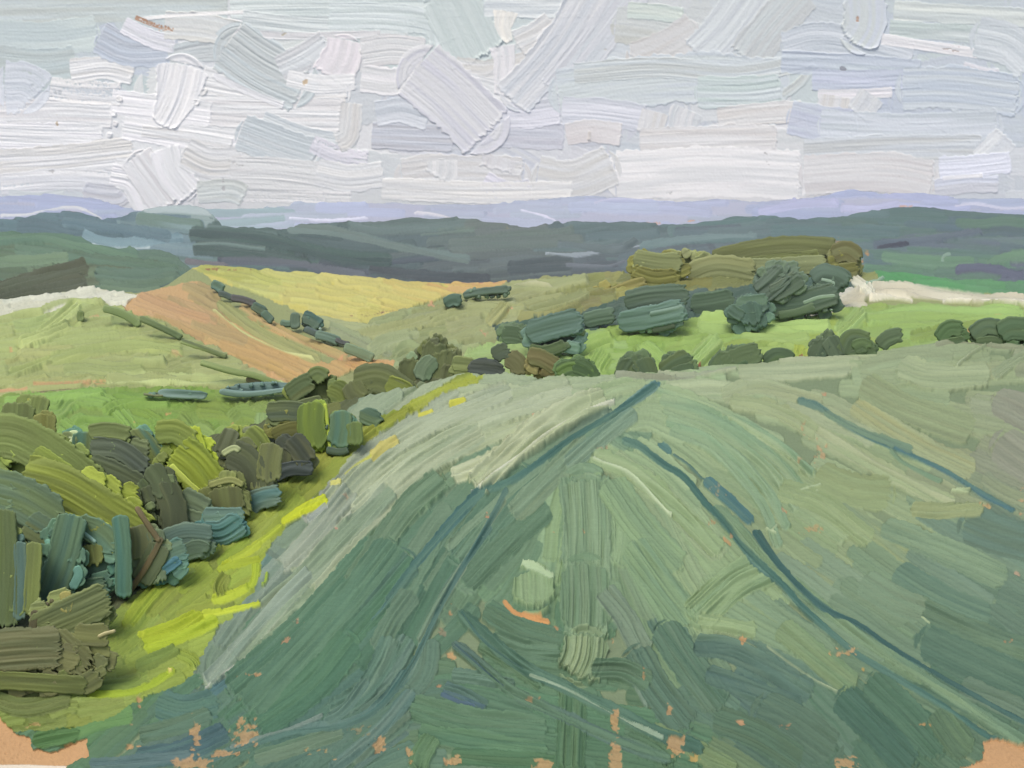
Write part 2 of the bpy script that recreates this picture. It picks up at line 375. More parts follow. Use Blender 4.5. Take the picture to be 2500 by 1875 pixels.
ss([(1750,290),(1830,280),(1960,270)], 50, (222,221,219), amp=1.); ss([(1910,120),(2020,100),(2230,150)], 80, (199,206,212), th=2.6)
ss([(1905,150),(2080,160),(2250,175)], 52, (196,204,214), c2=(199,208,214), th=3, amp=1.8, pitch=10); ss([(1980,195),(2100,198),(2250,190)], 46, (195,202,214), amp=1.8, pitch=10)
ss([(2110,-20),(2110,60),(2080,112)], 92, (208,214,213), c2=(203,209,216), th=3.8, amp=.4, bead=1.2, endb=1.4, rnd=.3)
ss([(2180,25),(2330,35),(2520,45)], 44, (207,214,212), th=3, amp=1.7, pitch=10); ss([(2170,70),(2330,80),(2480,95)], 40, (197,208,205), c2=(206,213,212), th=3, amp=1.7, pitch=10)
ss([(2150,95),(2280,115),(2460,140)], 30, (218,218,219), th=3); ss([(2350,160),(2400,175),(2440,180)], 26, (222,222,226), th=3)
ss([(1995,230),(2080,230),(2180,225)], 28, (221,220,221)); ss([(2040,232),(2035,260),(2030,285)], 76, (220,220,220), amp=1.6); ss([(2130,230),(2110,260),(2090,285)], 60, (212,215,217), amp=1.5)
ss([(2200,215),(2330,215),(2490,235)], 96, (197,206,215), c2=(203,210,214), th=2.8, amp=.9); ss([(2380,90),(2460,110),(2520,160)], 90, (204,211,214), th=2)
ss([(1925,285),(1990,300),(2080,320)], 84, (199,204,217), c2=(202,208,216), th=2.6, amp=.7); ss([(2000,310),(2200,320),(2440,310)], 80, (203,210,214), th=2.4, amp=.8)
ss([(1960,370),(2160,360),(2400,360)], 56, (206,211,214), th=2.4); ss([(2390,395),(2430,360),(2460,330)], 60, (211,215,218), th=2.4)
ss([(1560,350),(1720,345),(1900,340)], 70, (224,223,222), amp=1.); ss([(1500,430),(1750,420),(1960,430)], 110, (224,224,223), amp=.8, th=2)
ss([(1960,430),(2150,420),(2280,440)], 90, (222,221,219), amp=.8); ss([(2290,410),(2380,405),(2470,395)], 50, (214,218,226)); ss([(2280,460),(2360,450),(2440,450)], 40, (214,218,228)); ss([(2300,435),(2400,428)], 12, (230,230,232), th=3.4)
ss([(980,440),(1100,430),(1280,440)], 100, (222,222,222), amp=1.1); ss([(1080,390),(1080,420),(1070,440)], 70, (217,218,218), amp=1.4); ss([(1220,380),(1210,420)], 80, (221,221,222), amp=1.3)
ss([(1180,440),(1240,470),(1300,460)], 46, (213,213,220)); ss([(1310,430),(1400,440),(1500,400)], 90, (220,221,221), amp=.9); ss([(930,460),(1150,470),(1400,470)], 50, (223,223,222), dry=.3)
ss([(300,470),(280,480),(200,470)], 50, (212,214,220), dry=.3); ss([(20,475),(90,480),(160,472)], 26, (212,218,218))
for (u,v,ru,rv,c,d) in [(690,85,10,12,(176,166,140),.6),(745,200,10,18,(206,178,140),.62),(140,300,5,18,(180,160,130),.65),(2330,120,50,32,(176,166,160),.42),(2095,45,7,22,(176,140,118),.6),
    (400,68,40,10,(196,160,136),.5),(40,488,24,7,(212,180,130),.6),(130,420,26,24,(188,186,184),.36),(580,400,50,30,(190,188,186),.36),(545,450,10,32,(180,178,178),.5),(1480,118,16,10,(190,190,188),.5),
    (1830,330,60,40,(200,198,196),.28),(1870,390,30,40,(186,184,182),.3),(1640,470,40,16,(188,186,184),.36),(2200,430,40,20,(196,194,192),.3),(80,210,60,34,(190,196,200),.34),(140,230,60,40,(186,190,194),.33),(2058,168,7,6,(130,132,140),.9)]:
    SKYS.spots(u, v, ru, rv, c, d, 6., h=-.8)
# ================================================================== FAR HILLS
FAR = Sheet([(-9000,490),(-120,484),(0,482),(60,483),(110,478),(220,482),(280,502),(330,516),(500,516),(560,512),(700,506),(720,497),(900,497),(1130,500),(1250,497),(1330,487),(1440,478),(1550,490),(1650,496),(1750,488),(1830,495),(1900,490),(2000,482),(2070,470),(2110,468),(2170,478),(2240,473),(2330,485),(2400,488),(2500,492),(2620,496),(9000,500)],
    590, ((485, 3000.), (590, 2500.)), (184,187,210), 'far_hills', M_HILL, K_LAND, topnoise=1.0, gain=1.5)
fac = [(50,510,170,180,214),(150,500,176,186,218),(250,520,170,182,206),(400,530,160,184,190),(600,530,182,192,212),(800,525,182,190,220),(960,530,178,185,204),(1100,520,180,188,214),(1300,520,179,187,210),(1450,510,180,188,218),(1600,525,180,188,212),(1700,520,176,182,202),(1850,515,170,180,212),(2000,505,172,182,216),(2150,500,176,184,220),(2400,505,170,180,210)]  # distance haze painted into the hills as lavender
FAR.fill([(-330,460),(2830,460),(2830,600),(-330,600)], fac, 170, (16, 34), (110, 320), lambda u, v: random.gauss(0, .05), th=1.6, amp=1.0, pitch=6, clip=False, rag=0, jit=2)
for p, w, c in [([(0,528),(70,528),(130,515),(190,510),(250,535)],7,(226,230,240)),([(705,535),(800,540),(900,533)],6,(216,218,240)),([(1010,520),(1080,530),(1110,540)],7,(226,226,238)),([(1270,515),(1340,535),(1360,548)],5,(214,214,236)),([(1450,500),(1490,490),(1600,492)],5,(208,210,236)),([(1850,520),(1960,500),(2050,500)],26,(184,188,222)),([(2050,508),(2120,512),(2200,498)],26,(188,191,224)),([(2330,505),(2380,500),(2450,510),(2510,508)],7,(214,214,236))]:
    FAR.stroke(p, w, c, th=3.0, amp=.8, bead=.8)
for q in [(1600,548,24,6),(1690,542,30,5),(2200,508,50,5)]: FAR.spots(*q, (214,160,130), .6, 6)
# ================================================================== WOODED HILLS
WOOD = Sheet([(-9000,540),(-120,540),(0,538),(50,534),(100,524),(160,515),(190,520),(250,538),(300,530),(360,512),(480,508),(520,530),(545,556),(600,556),(700,560),(760,549),(950,541),(1000,535),(1150,535),(1200,545),(1290,558),(1360,545),(1500,545),(1600,550),(1700,548),(1800,535),(1860,530),(1950,538),(2050,535),(2120,520),(2180,509),(2280,512),(2400,525),(2500,532),(2620,536),(9000,540)],
    770, ((520, 1250.), (740, 900.)), (100,118,120), 'wooded_hills', M_HILL, tuple(1.06 * k_ for k_ in K_LAND), topnoise=1.0, gain=1.6)
wc = [(50,560,105,130,138),(200,560,108,132,140),(300,590,128,152,158),(400,530,156,176,174),(430,560,120,145,145),(500,580,92,115,108),(700,590,88,108,106),(700,640,98,107,115),(900,560,118,138,132),(1000,560,120,138,128),(1000,640,96,107,110),(850,640,90,104,106),(1150,600,115,128,124),(1300,590,112,130,132),(1400,560,108,130,130),(1400,640,103,114,120),(1600,570,110,135,135),(1600,610,106,120,126),(1900,560,105,130,130),(2200,540,100,122,130),(2200,590,106,120,132),(2450,560,100,118,124),(2400,590,100,120,124),(2300,630,108,140,118),(2200,620,105,138,118),(2480,650,106,116,130),(2400,660,105,112,130),(2150,640,108,143,118),(1250,670,96,106,108)]  # blue-greys carry distance haze in the colour itself
def wang(u, v): return (.10 if u < 900 else -.06 if u < 1900 else .03) + random.gauss(0, .05)
WOOD.fill([(-330,500),(2830,500),(2830,800),(-330,800)], wc, 480, (20, 42), (120, 340), wang, th=1.8, amp=1.0, pitch=6.5, clip=False, rag=0, jit=3)
for p, w, c, c2 in [([(200,575),(240,592),(300,598),(380,592),(450,585)],26,(112,140,150),(140,168,176)),([(222,600),(262,610),(320,611),(368,606)],7,(196,216,222),None),([(150,545),(260,560),(420,585)],34,(106,132,142),None),
    ([(330,535),(420,548),(500,560)],30,(140,165,165),(118,142,132)),([(350,520),(430,516),(520,522)],20,(172,188,190),None),
    ([(460,575),(640,590),(820,630),(960,640)],40,(90,112,106),(82,100,98)),([(470,610),(620,625),(760,655)],40,(84,103,98),None),([(470,600),(560,602),(650,612)],10,(125,148,142),None),
    ([(530,640),(700,650),(900,680)],24,(102,110,120),None),([(700,560),(850,575),(1000,610),(1150,640)],26,(122,142,138),None),([(450,640),(500,650),(560,655)],18,(118,118,122),None),
    ([(900,660),(1050,680),(1200,685)],30,(88,98,102),None),([(1330,625),(1400,630),(1500,615),(1600,600)],8,(160,172,180),None),([(1380,650),(1480,655),(1530,640)],14,(118,126,134),None),
    ([(1560,610),(1680,590),(1850,580)],24,(110,134,134),(128,150,150)),([(1360,600),(1500,615),(1560,590)],22,(112,130,134),None),([(2130,600),(2250,592),(2400,570)],24,(104,118,130),None),([(2140,608),(2220,600)],8,(84,90,102),None),
    ([(2150,630),(2280,645),(2380,640)],30,(112,146,120),None),([(2300,645),(2304,630),(2322,622)],9,(150,178,160),None),([(2410,655),(2450,635),(2520,625)],34,(108,142,118),None),([(2330,665),(2400,660),(2500,680)],26,(106,112,130),None)]:
    WOOD.stroke(p, w, c, c2, th=2.8, amp=1.1, bead=.8)
for q in [(185,518,25,4,(205,140,110)),(20,536,16,4,(200,110,90)),(355,620,20,8,(180,110,90)),(2118,622,20,26,(206,150,96)),(2105,640,12,18,(206,150,96)),(2050,592,22,9,(190,140,96)),(1000,548,20,5,(150,160,110)),(1240,560,30,8,(168,158,110)),(190,580,14,6,(170,130,110)),(430,523,14,5,(220,200,190))]: WOOD.spots(*q[:4], q[4], .55, 6)
# ================================================================== NEAR WOODED HILL, LEFT
LEFTH = Sheet([(-9000,590),(-120,576),(0,570),(100,572),(180,578),(230,600),(300,612),(380,612),(430,628),(460,650),(500,690),(560,760),(2830,900),(9000,1000)],
    790, ((570, 900.), (760, 690.)), (103,130,112), 'green_hill', M_HILL, tuple(1.06 * k_ for k_ in K_LAND), topnoise=1.0, gain=1.5)
lc = [(100,600,100,130,112),(60,620,108,138,116),(300,640,104,131,116),(400,680,108,132,112),(330,690,108,132,110),(100,655,122,142,110),(20,670,116,138,112),(60,700,96,106,84),(180,690,98,108,86),(0,725,100,112,84)]
LEFTH.fill([(-330,560),(560,560),(560,800),(-330,800)], lc, 120, (22, 46), (90, 220), lambda u, v: .06 + random.gauss(0, .07), th=1.9, amp=1.1, pitch=6.5, clip=False, rag=0, jit=3)
for p, w, c in [([(-20,590),(110,582),(200,602),(340,630)],34,(103,134,114)),([(150,625),(260,640),(440,660)],26,(106,134,114)),([(-20,645),(80,640),(170,632)],30,(118,144,116)),
    ([(-30,720),(80,690),(220,655)],52,(98,106,84)),([(-30,745),(90,715),(215,690)],40,(92,100,80)),([(230,670),(330,680),(440,672)],44,(106,132,114)),([(240,700),(340,706),(430,695)],30,(108,132,110)),([(390,706),(440,690),(480,684)],10,(84,112,108))]:
    LEFTH.stroke(p, w, c, th=2.8, amp=1.4, bead=.7)
# ================================================================== VALLEY FIELDS
VAL = Sheet([(-9000,790),(-120,752),(0,740),(100,722),(220,702),(330,716),(385,706),(410,696),(440,674),(470,654),(500,650),(560,655),(700,664),(900,680),(1000,690),(1150,692),(1240,690),(1400,678),(1500,668),(1600,680),(1900,690),(2100,672),(2133,666),(2300,680),(2500,690),(2620,694),(9000,700)],
    1200, ((640, 640.), (1100, 330.)), (150,158,105), 'valley_fields', M_FIELD, (1.15, 1.12, 1.16), topnoise=1.2, gain=2.1)
A0 = lambda d, j=.06: (lambda u, v: math.radians(d) + random.gauss(0, j))
# olive down
oc = [(850,820,150,160,115),(1000,800,150,156,102),(1200,740,155,162,112),(1350,720,146,152,98),(1100,850,156,163,112),(1300,780,136,138,88),(1450,730,150,150,88),(950,860,150,162,118),(1400,760,128,128,78),(1000,850,140,150,105)]
VAL.fill([(700,760),(1000,760),(1240,690),(1500,660),(2150,660),(2150,780),(1500,840),(1200,880),(1000,960),(850,920)], oc, 210, (22, 44), (80, 200), A0(-10, .1), own='olive_field', flat=(146,152,102), th=2., amp=1.2, jit=4)
# left pale green down
VAL.fill([(-330,730),(200,728),(270,745),(420,800),(560,868),(740,948),(740,985),(-330,1000)],
    [(100,800,166,180,112),(200,850,160,172,106),(50,900,168,172,108),(400,900,156,166,108),(600,930,160,166,116),(60,770,168,185,118),(300,820,150,164,102),(450,870,160,165,110),(250,900,150,162,100)],
    200, (26, 52), (90, 230), A0(-8, .12), own='pale_green_field', flat=(158,168,106), th=1.9, amp=1.1, jit=4)
# yellow field
VAL.fill([(440,630),(560,650),(800,662),(950,676),(1150,686),(1250,690),(1200,706),(1100,722),(1030,745),(960,772),(880,792),(790,785),(700,748),(600,708),(520,684)],
    [(560,680,186,188,110),(700,710,196,190,110),(1000,720,202,182,104),(1150,700,204,168,108),(850,740,196,190,106),(850,700,200,190,110),(480,655,170,172,88),(1050,700,206,172,100)],
    110, (18, 34), (80, 190), A0(8, .1), own='yellow_field', flat=(200,190,100), th=1.4, amp=.9, jit=3)
# tan stubble field
VAL.fill([(290,755),(335,718),(400,702),(470,686),(515,696),(545,742),(650,800),(800,888),(870,868),(965,892),(950,915),(860,908),(740,945),(690,942),(560,872),(400,785)],
    [(420,720,168,150,104),(480,710,162,146,98),(400,750,190,156,106),(600,830,194,160,102),(850,890,198,156,100),(700,900,196,160,104),(340,740,196,158,112)],
    100, (18, 38), (80, 200), A0(22, .1), own='stubble_field', flat=(200,162,112), th=1.4, amp=.8, jit=3)
# strips and lines
def vs(p, w, c, c2=None, own=None, **k):
    kk = dict(th=2.8, amp=1.2, bead=.7); kk.update(k); VAL.stroke(p, w, c, c2, own=own, **kk)
vs([(585,745),(700,815),(850,878)], 24, (186,158,108), (178,158,104), own='stubble_field', th=2)
vs([(530,738),(630,812),(785,886)], 34, (158,162,104), (168,168,110), th=2.2, own='olive_field', rnd=1, rag=.1)
vs([(520,760),(600,818),(700,865),(770,885)], 7, (188,192,130), th=3)
vs([(760,788),(850,800),(940,812)], 26, (160,168,122)); vs([(850,830),(1000,800),(1100,770)], 30, (158,164,112)); vs([(800,805),(900,845),(960,870)], 30, (148,160,122))
vs([(900,870),(950,840),(1010,830)], 40, (150,162,118)); vs([(1130,755),(1200,748),(1260,740)], 22, (172,180,132), th=3.4); vs([(1050,790),(1150,765),(1290,760)], 30, (158,164,112))
vs([(960,880),(1000,860),(1040,880)], 40, (146,160,112)); vs([(1240,700),(1340,706),(1440,690)], 24, (152,160,112)); vs([(1250,704),(1300,700),(1350,710)], 7, (178,180,140), th=3.4)
vs([(1260,795),(1350,790),(1430,760)], 50, (138,142,90), amp=1.7); vs([(1290,765),(1370,745),(1440,720)], 30, (150,158,108), amp=1.6); vs([(1190,800),(1230,760),(1240,745)], 36, (158,162,108)); 
vs([(880,776),(960,762),(1060,746)], 9, (122,88,86), dry=.7, th=1.2); vs([(500,660),(600,664),(750,672)], 6, (140,84,70), dry=.9, th=1)
for q in [(1050,745,60,12,(206,152,120),.5),(1160,690,90,9,(206,142,104),.6),(1180,820,24,16,(200,150,118),.5),(830,880,60,22,(208,150,112),.5),(1245,760,18,14,(206,160,124),.5),(860,775,16,5,(140,100,86),.5)]: VAL.spots(*q[:4], q[4], q[5], 7)
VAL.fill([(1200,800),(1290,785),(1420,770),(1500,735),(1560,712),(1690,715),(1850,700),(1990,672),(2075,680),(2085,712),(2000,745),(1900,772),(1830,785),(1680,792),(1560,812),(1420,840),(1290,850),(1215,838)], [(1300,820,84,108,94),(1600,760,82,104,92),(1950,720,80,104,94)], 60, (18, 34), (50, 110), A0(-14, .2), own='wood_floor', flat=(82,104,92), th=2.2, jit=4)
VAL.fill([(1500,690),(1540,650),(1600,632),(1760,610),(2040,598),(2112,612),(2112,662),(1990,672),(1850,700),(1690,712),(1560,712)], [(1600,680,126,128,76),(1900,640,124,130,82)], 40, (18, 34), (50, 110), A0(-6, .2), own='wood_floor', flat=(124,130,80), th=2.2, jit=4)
# chalk
VAL.fill([(-330,755),(0,735),(100,718),(220,700),(300,712),(338,722),(300,752),(235,744),(180,752),(100,772),(0,776),(-330,780)],
    [(50,750,214,214,196),(250,725,216,216,196),(120,740,210,212,190)], 26, (12, 24), (60, 130), A0(-12, .08), own='chalk_bank', flat=(206,206,184), th=1.4, amp=1.2, jit=2)
vs([(90,770),(170,745),(260,742)], 12, (176,190,128), th=4); vs([(200,745),(120,810),(70,850)], 40, (166,182,112), th=2.6, rnd=.8); vs([(-20,790),(50,775),(110,768)], 22, (176,190,124), th=3)
vs([(45,850),(110,830),(175,800)], 26, (172,186,118), th=3.6, bead=1.1); vs([(40,900),(160,870),(330,835)], 10, (172,180,116)); vs([(20,915),(130,880),(260,850)], 26, (158,172,104))
vs([(320,885),(370,890),(410,888)], 12, (166,180,116), th=3.4); vs([(255,930),(400,925),(620,935)], 30, (176,190,124), (160,170,112), th=3.2, amp=1.8); vs([(260,938),(450,944),(700,942)], 8, (190,204,138), th=3.6)
vs([(120,885),(300,850),(450,860)], 36, (156,170,104)); vs([(80,946),(170,940),(260,936)], 13, (198,160,108), dry=.55, th=1.5); vs([(-30,962),(20,960),(70,957)], 12, (196,156,112), th=1.4, dry=.3); vs([(60,968),(160,955),(290,946)], 5, (116,100,80), dry=.5)
VAL.spots(420,870,60,22,(196,168,118),.4); VAL.spots(240,780,40,14,(200,160,110),.5); VAL.spots(20,865,24,12,(204,164,112),.5)
# green strip, chalk track, bright field right
VAL.fill([(2120,655),(2300,672),(2500,684),(2830,690),(2830,728),(2500,724),(2250,712),(2160,706)], [(2200,688,88,152,98),(2450,705,98,142,108),(2330,700,98,148,104)], 26, (12, 24), (60, 150), A0(5, .05), own='green_strip_field', flat=(94,148,102), th=2., jit=2)
brc = [(1200,860,152,176,110),(1500,820,142,172,88),(1500,890,140,172,84),(1800,800,152,182,106),(1800,860,146,168,88),(2100,800,140,168,92),(2300,780,146,176,102),(2450,800,146,166,98),(1950,870,150,170,82),(1350,880,150,180,108),(1650,870,142,172,92)]
VAL.fill([(1120,880),(1180,850),(1300,838),(1420,812),(1700,780),(1900,768),(2000,752),(2150,742),(2500,750),(2830,752),(2830,1000),(1100,1000)], brc, 230, (20, 40), (70, 190), A0(-4, .12), own='bright_green_field', flat=(144,172,94), th=2., amp=1.4, jit=4)
for p, w, c in [([(1620,930),(1580,880),(1560,840)],70,(142,174,92)),([(1690,840),(1660,880),(1700,900)],0,(0,0,0)),([(1560,850),(1620,900),(1640,930)],60,(144,176,96)),([(1760,830),(1720,870),(1690,900)],60,(158,188,112)),([(1390,880),(1440,850),(1500,830)],50,(146,176,92)),
    ([(2110,760),(2070,800),(2040,820)],50,(158,188,112)),([(1480,860),(1450,910)],60,(140,172,88)),([(2110,780),(2260,770),(2500,775)],40,(152,184,106)),([(1700,800),(1850,800),(2030,800)],40,(156,186,108)),([(1130,885),(1200,870),(1290,855)],40,(156,182,116)),([(1960,850),(1950,880)],40,(160,178,76)),([(2220,830),(2300,815),(2400,800)],30,(140,166,88))]:
    if w: vs(p, w, c, amp=1.7)
vs([(1960,778),(2050,750),(2110,722),(2190,712),(2350,728),(2520,742)], 30, (208,204,184), (196,190,168), own='chalk_track', th=3, w2=34, amp=1.5)
vs([(2030,764),(2080,746),(2120,748)], 22, (204,200,176), own='chalk_track', th=3.6); vs([(2120,732),(2180,728),(2230,736)], 14, (214,210,192), own='chalk_track', th=3.6)
vs([(1930,772),(2000,762),(2040,735),(2090,712)], 12, (200,198,184), own='chalk_track', th=3.4, dry=.2); vs([(2075,684),(2105,705),(2135,728)], 30, (208,208,190), own='chalk_track', th=5, rnd=1, bead=.9)
vs([(2110,705),(2140,695),(2160,680)], 6, (160,190,168), th=3.6); vs([(2300,738),(2400,740),(2520,748)], 10, (220,216,198), th=3.4, own='chalk_track')
vs([(2120,600+5*10),(2125,630)], 4, (200,144,92), th=1)
for q in [(2440,780,30,7,(196,160,110),.55),(1700,900,30,6,(150,70,60),.5),(1860,888,26,6,(146,76,66),.55),(1960,876,30,6,(140,72,66),.5),(2045,858,12,10,(206,160,124),.7),(2170,842,28,6,(206,150,120),.6),(2365,822,12,9,(208,150,112),.7)]: VAL.spots(*q[:4], q[4], q[5], 6)
# near valley meadow
mc = [(100,1000,130,165,80),(300,1000,128,160,72),(500,1010,130,152,72),(700,1050,132,156,86),(500,1080,126,150,76),(750,960,140,156,88),(200,1050,122,158,70),(620,990,128,150,78),(850,1000,120,130,70),(60,975,140,168,88),(400,1060,126,154,74)]
VAL.fill([(-330,972),(0,970),(80,964),(250,952),(420,950),(700,950),(800,935),(1050,930),(1100,1250),(-330,1250)], mc, 210, (28, 60), (80, 180), lambda u, v: random.choice([0, .1, .7, -.6]) + random.gauss(0, .15), own='meadow', flat=(128,155,75), th=1.7, amp=1.1, jit=4)
vs([(180,975),(270,990),(330,1050)], 40, (134,170,84)); vs([(10,985),(130,975),(260,962)], 24, (134,172,86)); vs([(250,1010),(300,990),(420,985)], 30, (130,165,76))
vs([(490,1070),(500,1100)], 50, (140,172,104), dry=.2); vs([(640,1010),(640,1060)], 40, (140,168,104), dry=.2)
for q in [(115,1025,18,14),(410,1010,18,6),(330,1040,14,8),(570,1035,14,10),(705,1030,20,10),(660,1062,14,10),(775,1105,14,9)]: VAL.spots(*q, (206,158,104), .6, 7)
# ================================================================== NEAR HILL WITH THE CROP
NEAR = Sheet([(-9000,1140),(-120,1105),(0,1100),(300,1110),(450,1090),(600,1045),(750,1005),(900,975),(1000,950),(1100,927),(1150,918),(1250,922),(1400,926),(1500,924),(1560,918),(1700,904),(1800,896),(1900,886),(2000,880),(2100,872),(2200,856),(2280,846),(2350,840),(2450,848),(2620,862),(9000,900)],
    1965, ((930, 75.), (1875, 42.)), (120,145,112), 'crop_field', M_FIELD, tuple(1.03 * k_ for k_ in K_LAND), topnoise=1.6, und=.02, gain=3.)
nc = [(1200,940,172,186,148),(1400,960,162,182,142),(1100,1000,166,181,142),(1000,1100,177,190,152),(1200,1100,166,182,142),(1300,1000,166,184,146),(900,1200,152,165,132),(850,1150,164,178,142),(800,1350,148,166,136),(700,1400,132,154,128),(900,1300,106,136,106),(1000,1250,95,130,105),
(800,1500,92,130,106),(900,1600,84,120,96),(700,1700,88,124,104),(500,1600,116,136,120),(600,1500,126,146,126),(400,1750,92,130,98),(250,1800,92,134,84),(1250,1250,106,138,112),(1250,1150,132,156,122),(1200,1350,104,136,110),(1430,1200,128,155,120),(1430,1300,126,154,116),
(1320,1440,142,170,126),(1350,1400,142,170,122),(1500,1050,152,175,132),(1550,1150,148,168,126),(1600,1300,146,170,126),(1550,1400,126,154,116),(1600,1500,98,128,110),(1250,1600,95,130,100),(1100,1700,94,130,102),(1300,1750,86,124,92),(1500,1650,98,130,98),(1600,1700,90,120,98),
(1700,950,162,178,138),(1900,940,162,176,136),(2100,950,152,170,130),(2300,930,152,166,126),(2400,980,148,158,126),(1700,1050,142,165,122),(1900,1100,150,168,126),(2050,1150,146,164,120),(2250,1100,150,160,120),(2450,1100,140,148,124),(2000,1230,146,162,112),(1800,1250,140,160,118),
(1700,1400,142,166,124),(1900,1350,126,150,122),(2100,1350,122,148,116),(2200,1300,112,138,118),(2400,1330,108,136,114),(2300,1450,104,134,110),(2300,1600,88,120,98),(2450,1500,102,128,108),(2100,1550,118,145,112),(1900,1600,106,135,112),(1750,1620,90,120,108),(1950,1700,90,122,98),
(2100,1750,85,118,96),(2200,1700,80,114,92),(2300,1750,96,124,98),(1800,1800,86,114,96),(2000,1800,85,114,94),(1700,1850,108,130,94),(1400,1850,90,124,94),(1000,1800,100,130,98),(800,1800,98,128,110),(2480,1380,108,132,112),(600,1800,84,118,104),(300,1860,92,120,110)]
nang = guides([[(1150,930),(950,1050),(830,1150),(700,1280)],[(1420,940),(1200,1040),(1000,1170),(850,1330),(650,1520),(480,1680),(300,1850)],[(1600,930),(1450,1030),(1250,1180),(1100,1330),(1000,1500),(900,1650),(700,1800)],
    [(1440,1150),(1430,1400),(1400,1600)],[(1450,1050),(1600,1150),(1750,1300)],[(1600,1000),(1800,1120),(2000,1250),(2200,1400),(2500,1580)],[(1650,930),(1900,980),(2150,1100),(2400,1230)],[(1800,900),(2100,880),(2400,870)],
    [(1700,1500),(1900,1600)],[(1950,1650),(2050,1760),(2150,1880)],[(1100,1650),(1300,1700),(1550,1740)],[(1050,1780),(1300,1800),(1500,1830)],[(2100,1600),(2400,1760)],[(1500,1200),(1600,1400),(1700,1600)]], jit=.06)
NEAR.fill([(-330,820),(2830,820),(2830,2000),(-330,2000)], nc, 1060, (34, 70), (170, 380), nang, flat=(128,146,112), th=1.9, amp=.75, pitch=7, clip=False, rag=0, jit=2.5)
def ns(p, w, c, c2=None, **k):
    kk = dict(th=2.8, amp=1.2, bead=.55); kk.update(k); NEAR.stroke(p, w, c, c2, **kk)
# soft pale crest of the crop
ns([(1130,935),(1230,940),(1390,950),(1560,945)], 34, (172,186,150), (160,176,140), amp=1.6); ns([(1060,985),(1200,960),(1330,968)], 30, (170,184,146), amp=1.4)
ns([(1250,985),(1330,1010),(1410,1000)], 30, (170,186,140), th=3.4); ns([(1130,990),(1220,985),(1300,1000)], 26, (166,182,138), th=3); ns([(1420,985),(1500,960),(1580,940)], 44, (162,184,138), th=2.6)
ns([(1620,955),(1740,950),(1830,960)], 44, (164,180,140), th=2, amp=.6); ns([(1500,925),(1600,930),(1700,925)], 16, (150,160,136), th=3.4, dry=.2); ns([(1600,918),(1680,925),(1800,910)], 12, (156,168,140), th=3.2, dry=.2)
ns([(1760,975),(1850,950),(1960,975),(2010,990)], 44, (162,176,136), th=2.6); ns([(1800,910),(1950,905),(2080,895)], 60, (158,172,136), th=1.6, amp=.5)
ns([(2110,900),(2220,880),(2330,880)], 40, (154,172,132), th=2, amp=.4); ns([(2190,900),(2270,925),(2420,920)], 70, (152,168,128), th=2.8, amp=.35, bead=1.1)
ns([(2330,905),(2370,870),(2420,840)], 8, (168,184,146), th=3.6); ns([(2420,925),(2470,890),(2510,870)], 30, (150,166,130), th=2.6)
ns([(2280,850),(2350,840),(2450,852),(2530,850)], 14, (150,160,130), th=2.5); ns([(1900,890),(2000,884),(2100,880)], 10, (154,166,134), th=3)
ns([(2420,980),(2470,1000),(2540,1040)], 90, (146,152,130), th=1.6, amp=.4); ns([(2430,1080),(2500,1130),(2560,1160)], 110, (140,146,124), th=1.6, amp=.4)
# broad furrow strokes, left of centre
ns([(1120,1010),(1000,1075),(900,1140)], 46, (168,180,146), amp=1.7, pitch=9); ns([(1040,1010),(960,1060),(880,1130),(800,1200)], 40, (162,176,142), (152,166,136), amp=1.3)
ns([(900,1200),(830,1260),(770,1320),(700,1400)], 60, (164,178,144), (150,168,134), amp=1.5, pitch=9); ns([(880,1130),(800,1210),(740,1280)], 44, (150,160,146), amp=1.2)
ns([(1330,1020),(1180,1070),(1000,1160),(860,1270)], 64, (172,184,146), (162,176,136), amp=1.8, pitch=10); ns([(1010,1130),(900,1210),(800,1310),(720,1390)], 50, (164,176,150), amp=1.8, pitch=10)
ns([(1080,1170),(1000,1240),(930,1330),(870,1420)], 80, (112,142,108), (100,132,100), th=3, amp=1.6, rnd=.1)
ns([(900,1320),(800,1430),(690,1530),(560,1630)], 74, (126,150,118), (152,172,138), amp=1.7, pitch=9); ns([(860,1280),(760,1390),(640,1500)], 44, (160,176,146), (144,164,134), amp=1.9)
ns([(780,1400),(640,1540),(500,1680)], 40, (132,154,132), (168,184,158), amp=1.8); ns([(620,1440),(560,1520),(500,1600),(490,1660)], 90, (116,138,118), (126,148,124), th=2, amp=.8)
ns([(660,1360),(610,1450),(560,1500)], 70, (104,136,124), th=2, amp=.8); ns([(705,1535),(620,1600),(500,1690)], 7, (196,204,190), th=3.6); ns([(695,1560),(600,1640),(495,1715)], 26, (82,118,120), th=2)
ns([(1480,990),(1390,1025),(1260,1110),(1160,1205)], 66, (178,190,150), (170,184,140), th=4.6, amp=1.8, pitch=10, bead=.9, endb=1.4, rnd=.1); ns([(1440,985),(1320,1050),(1200,1130),(1100,1175)], 50, (180,190,154), th=4, amp=1.6, pitch=10)
ns([(1500,992),(1400,1032),(1290,1110),(1150,1214)], 7, (198,206,178), th=5)
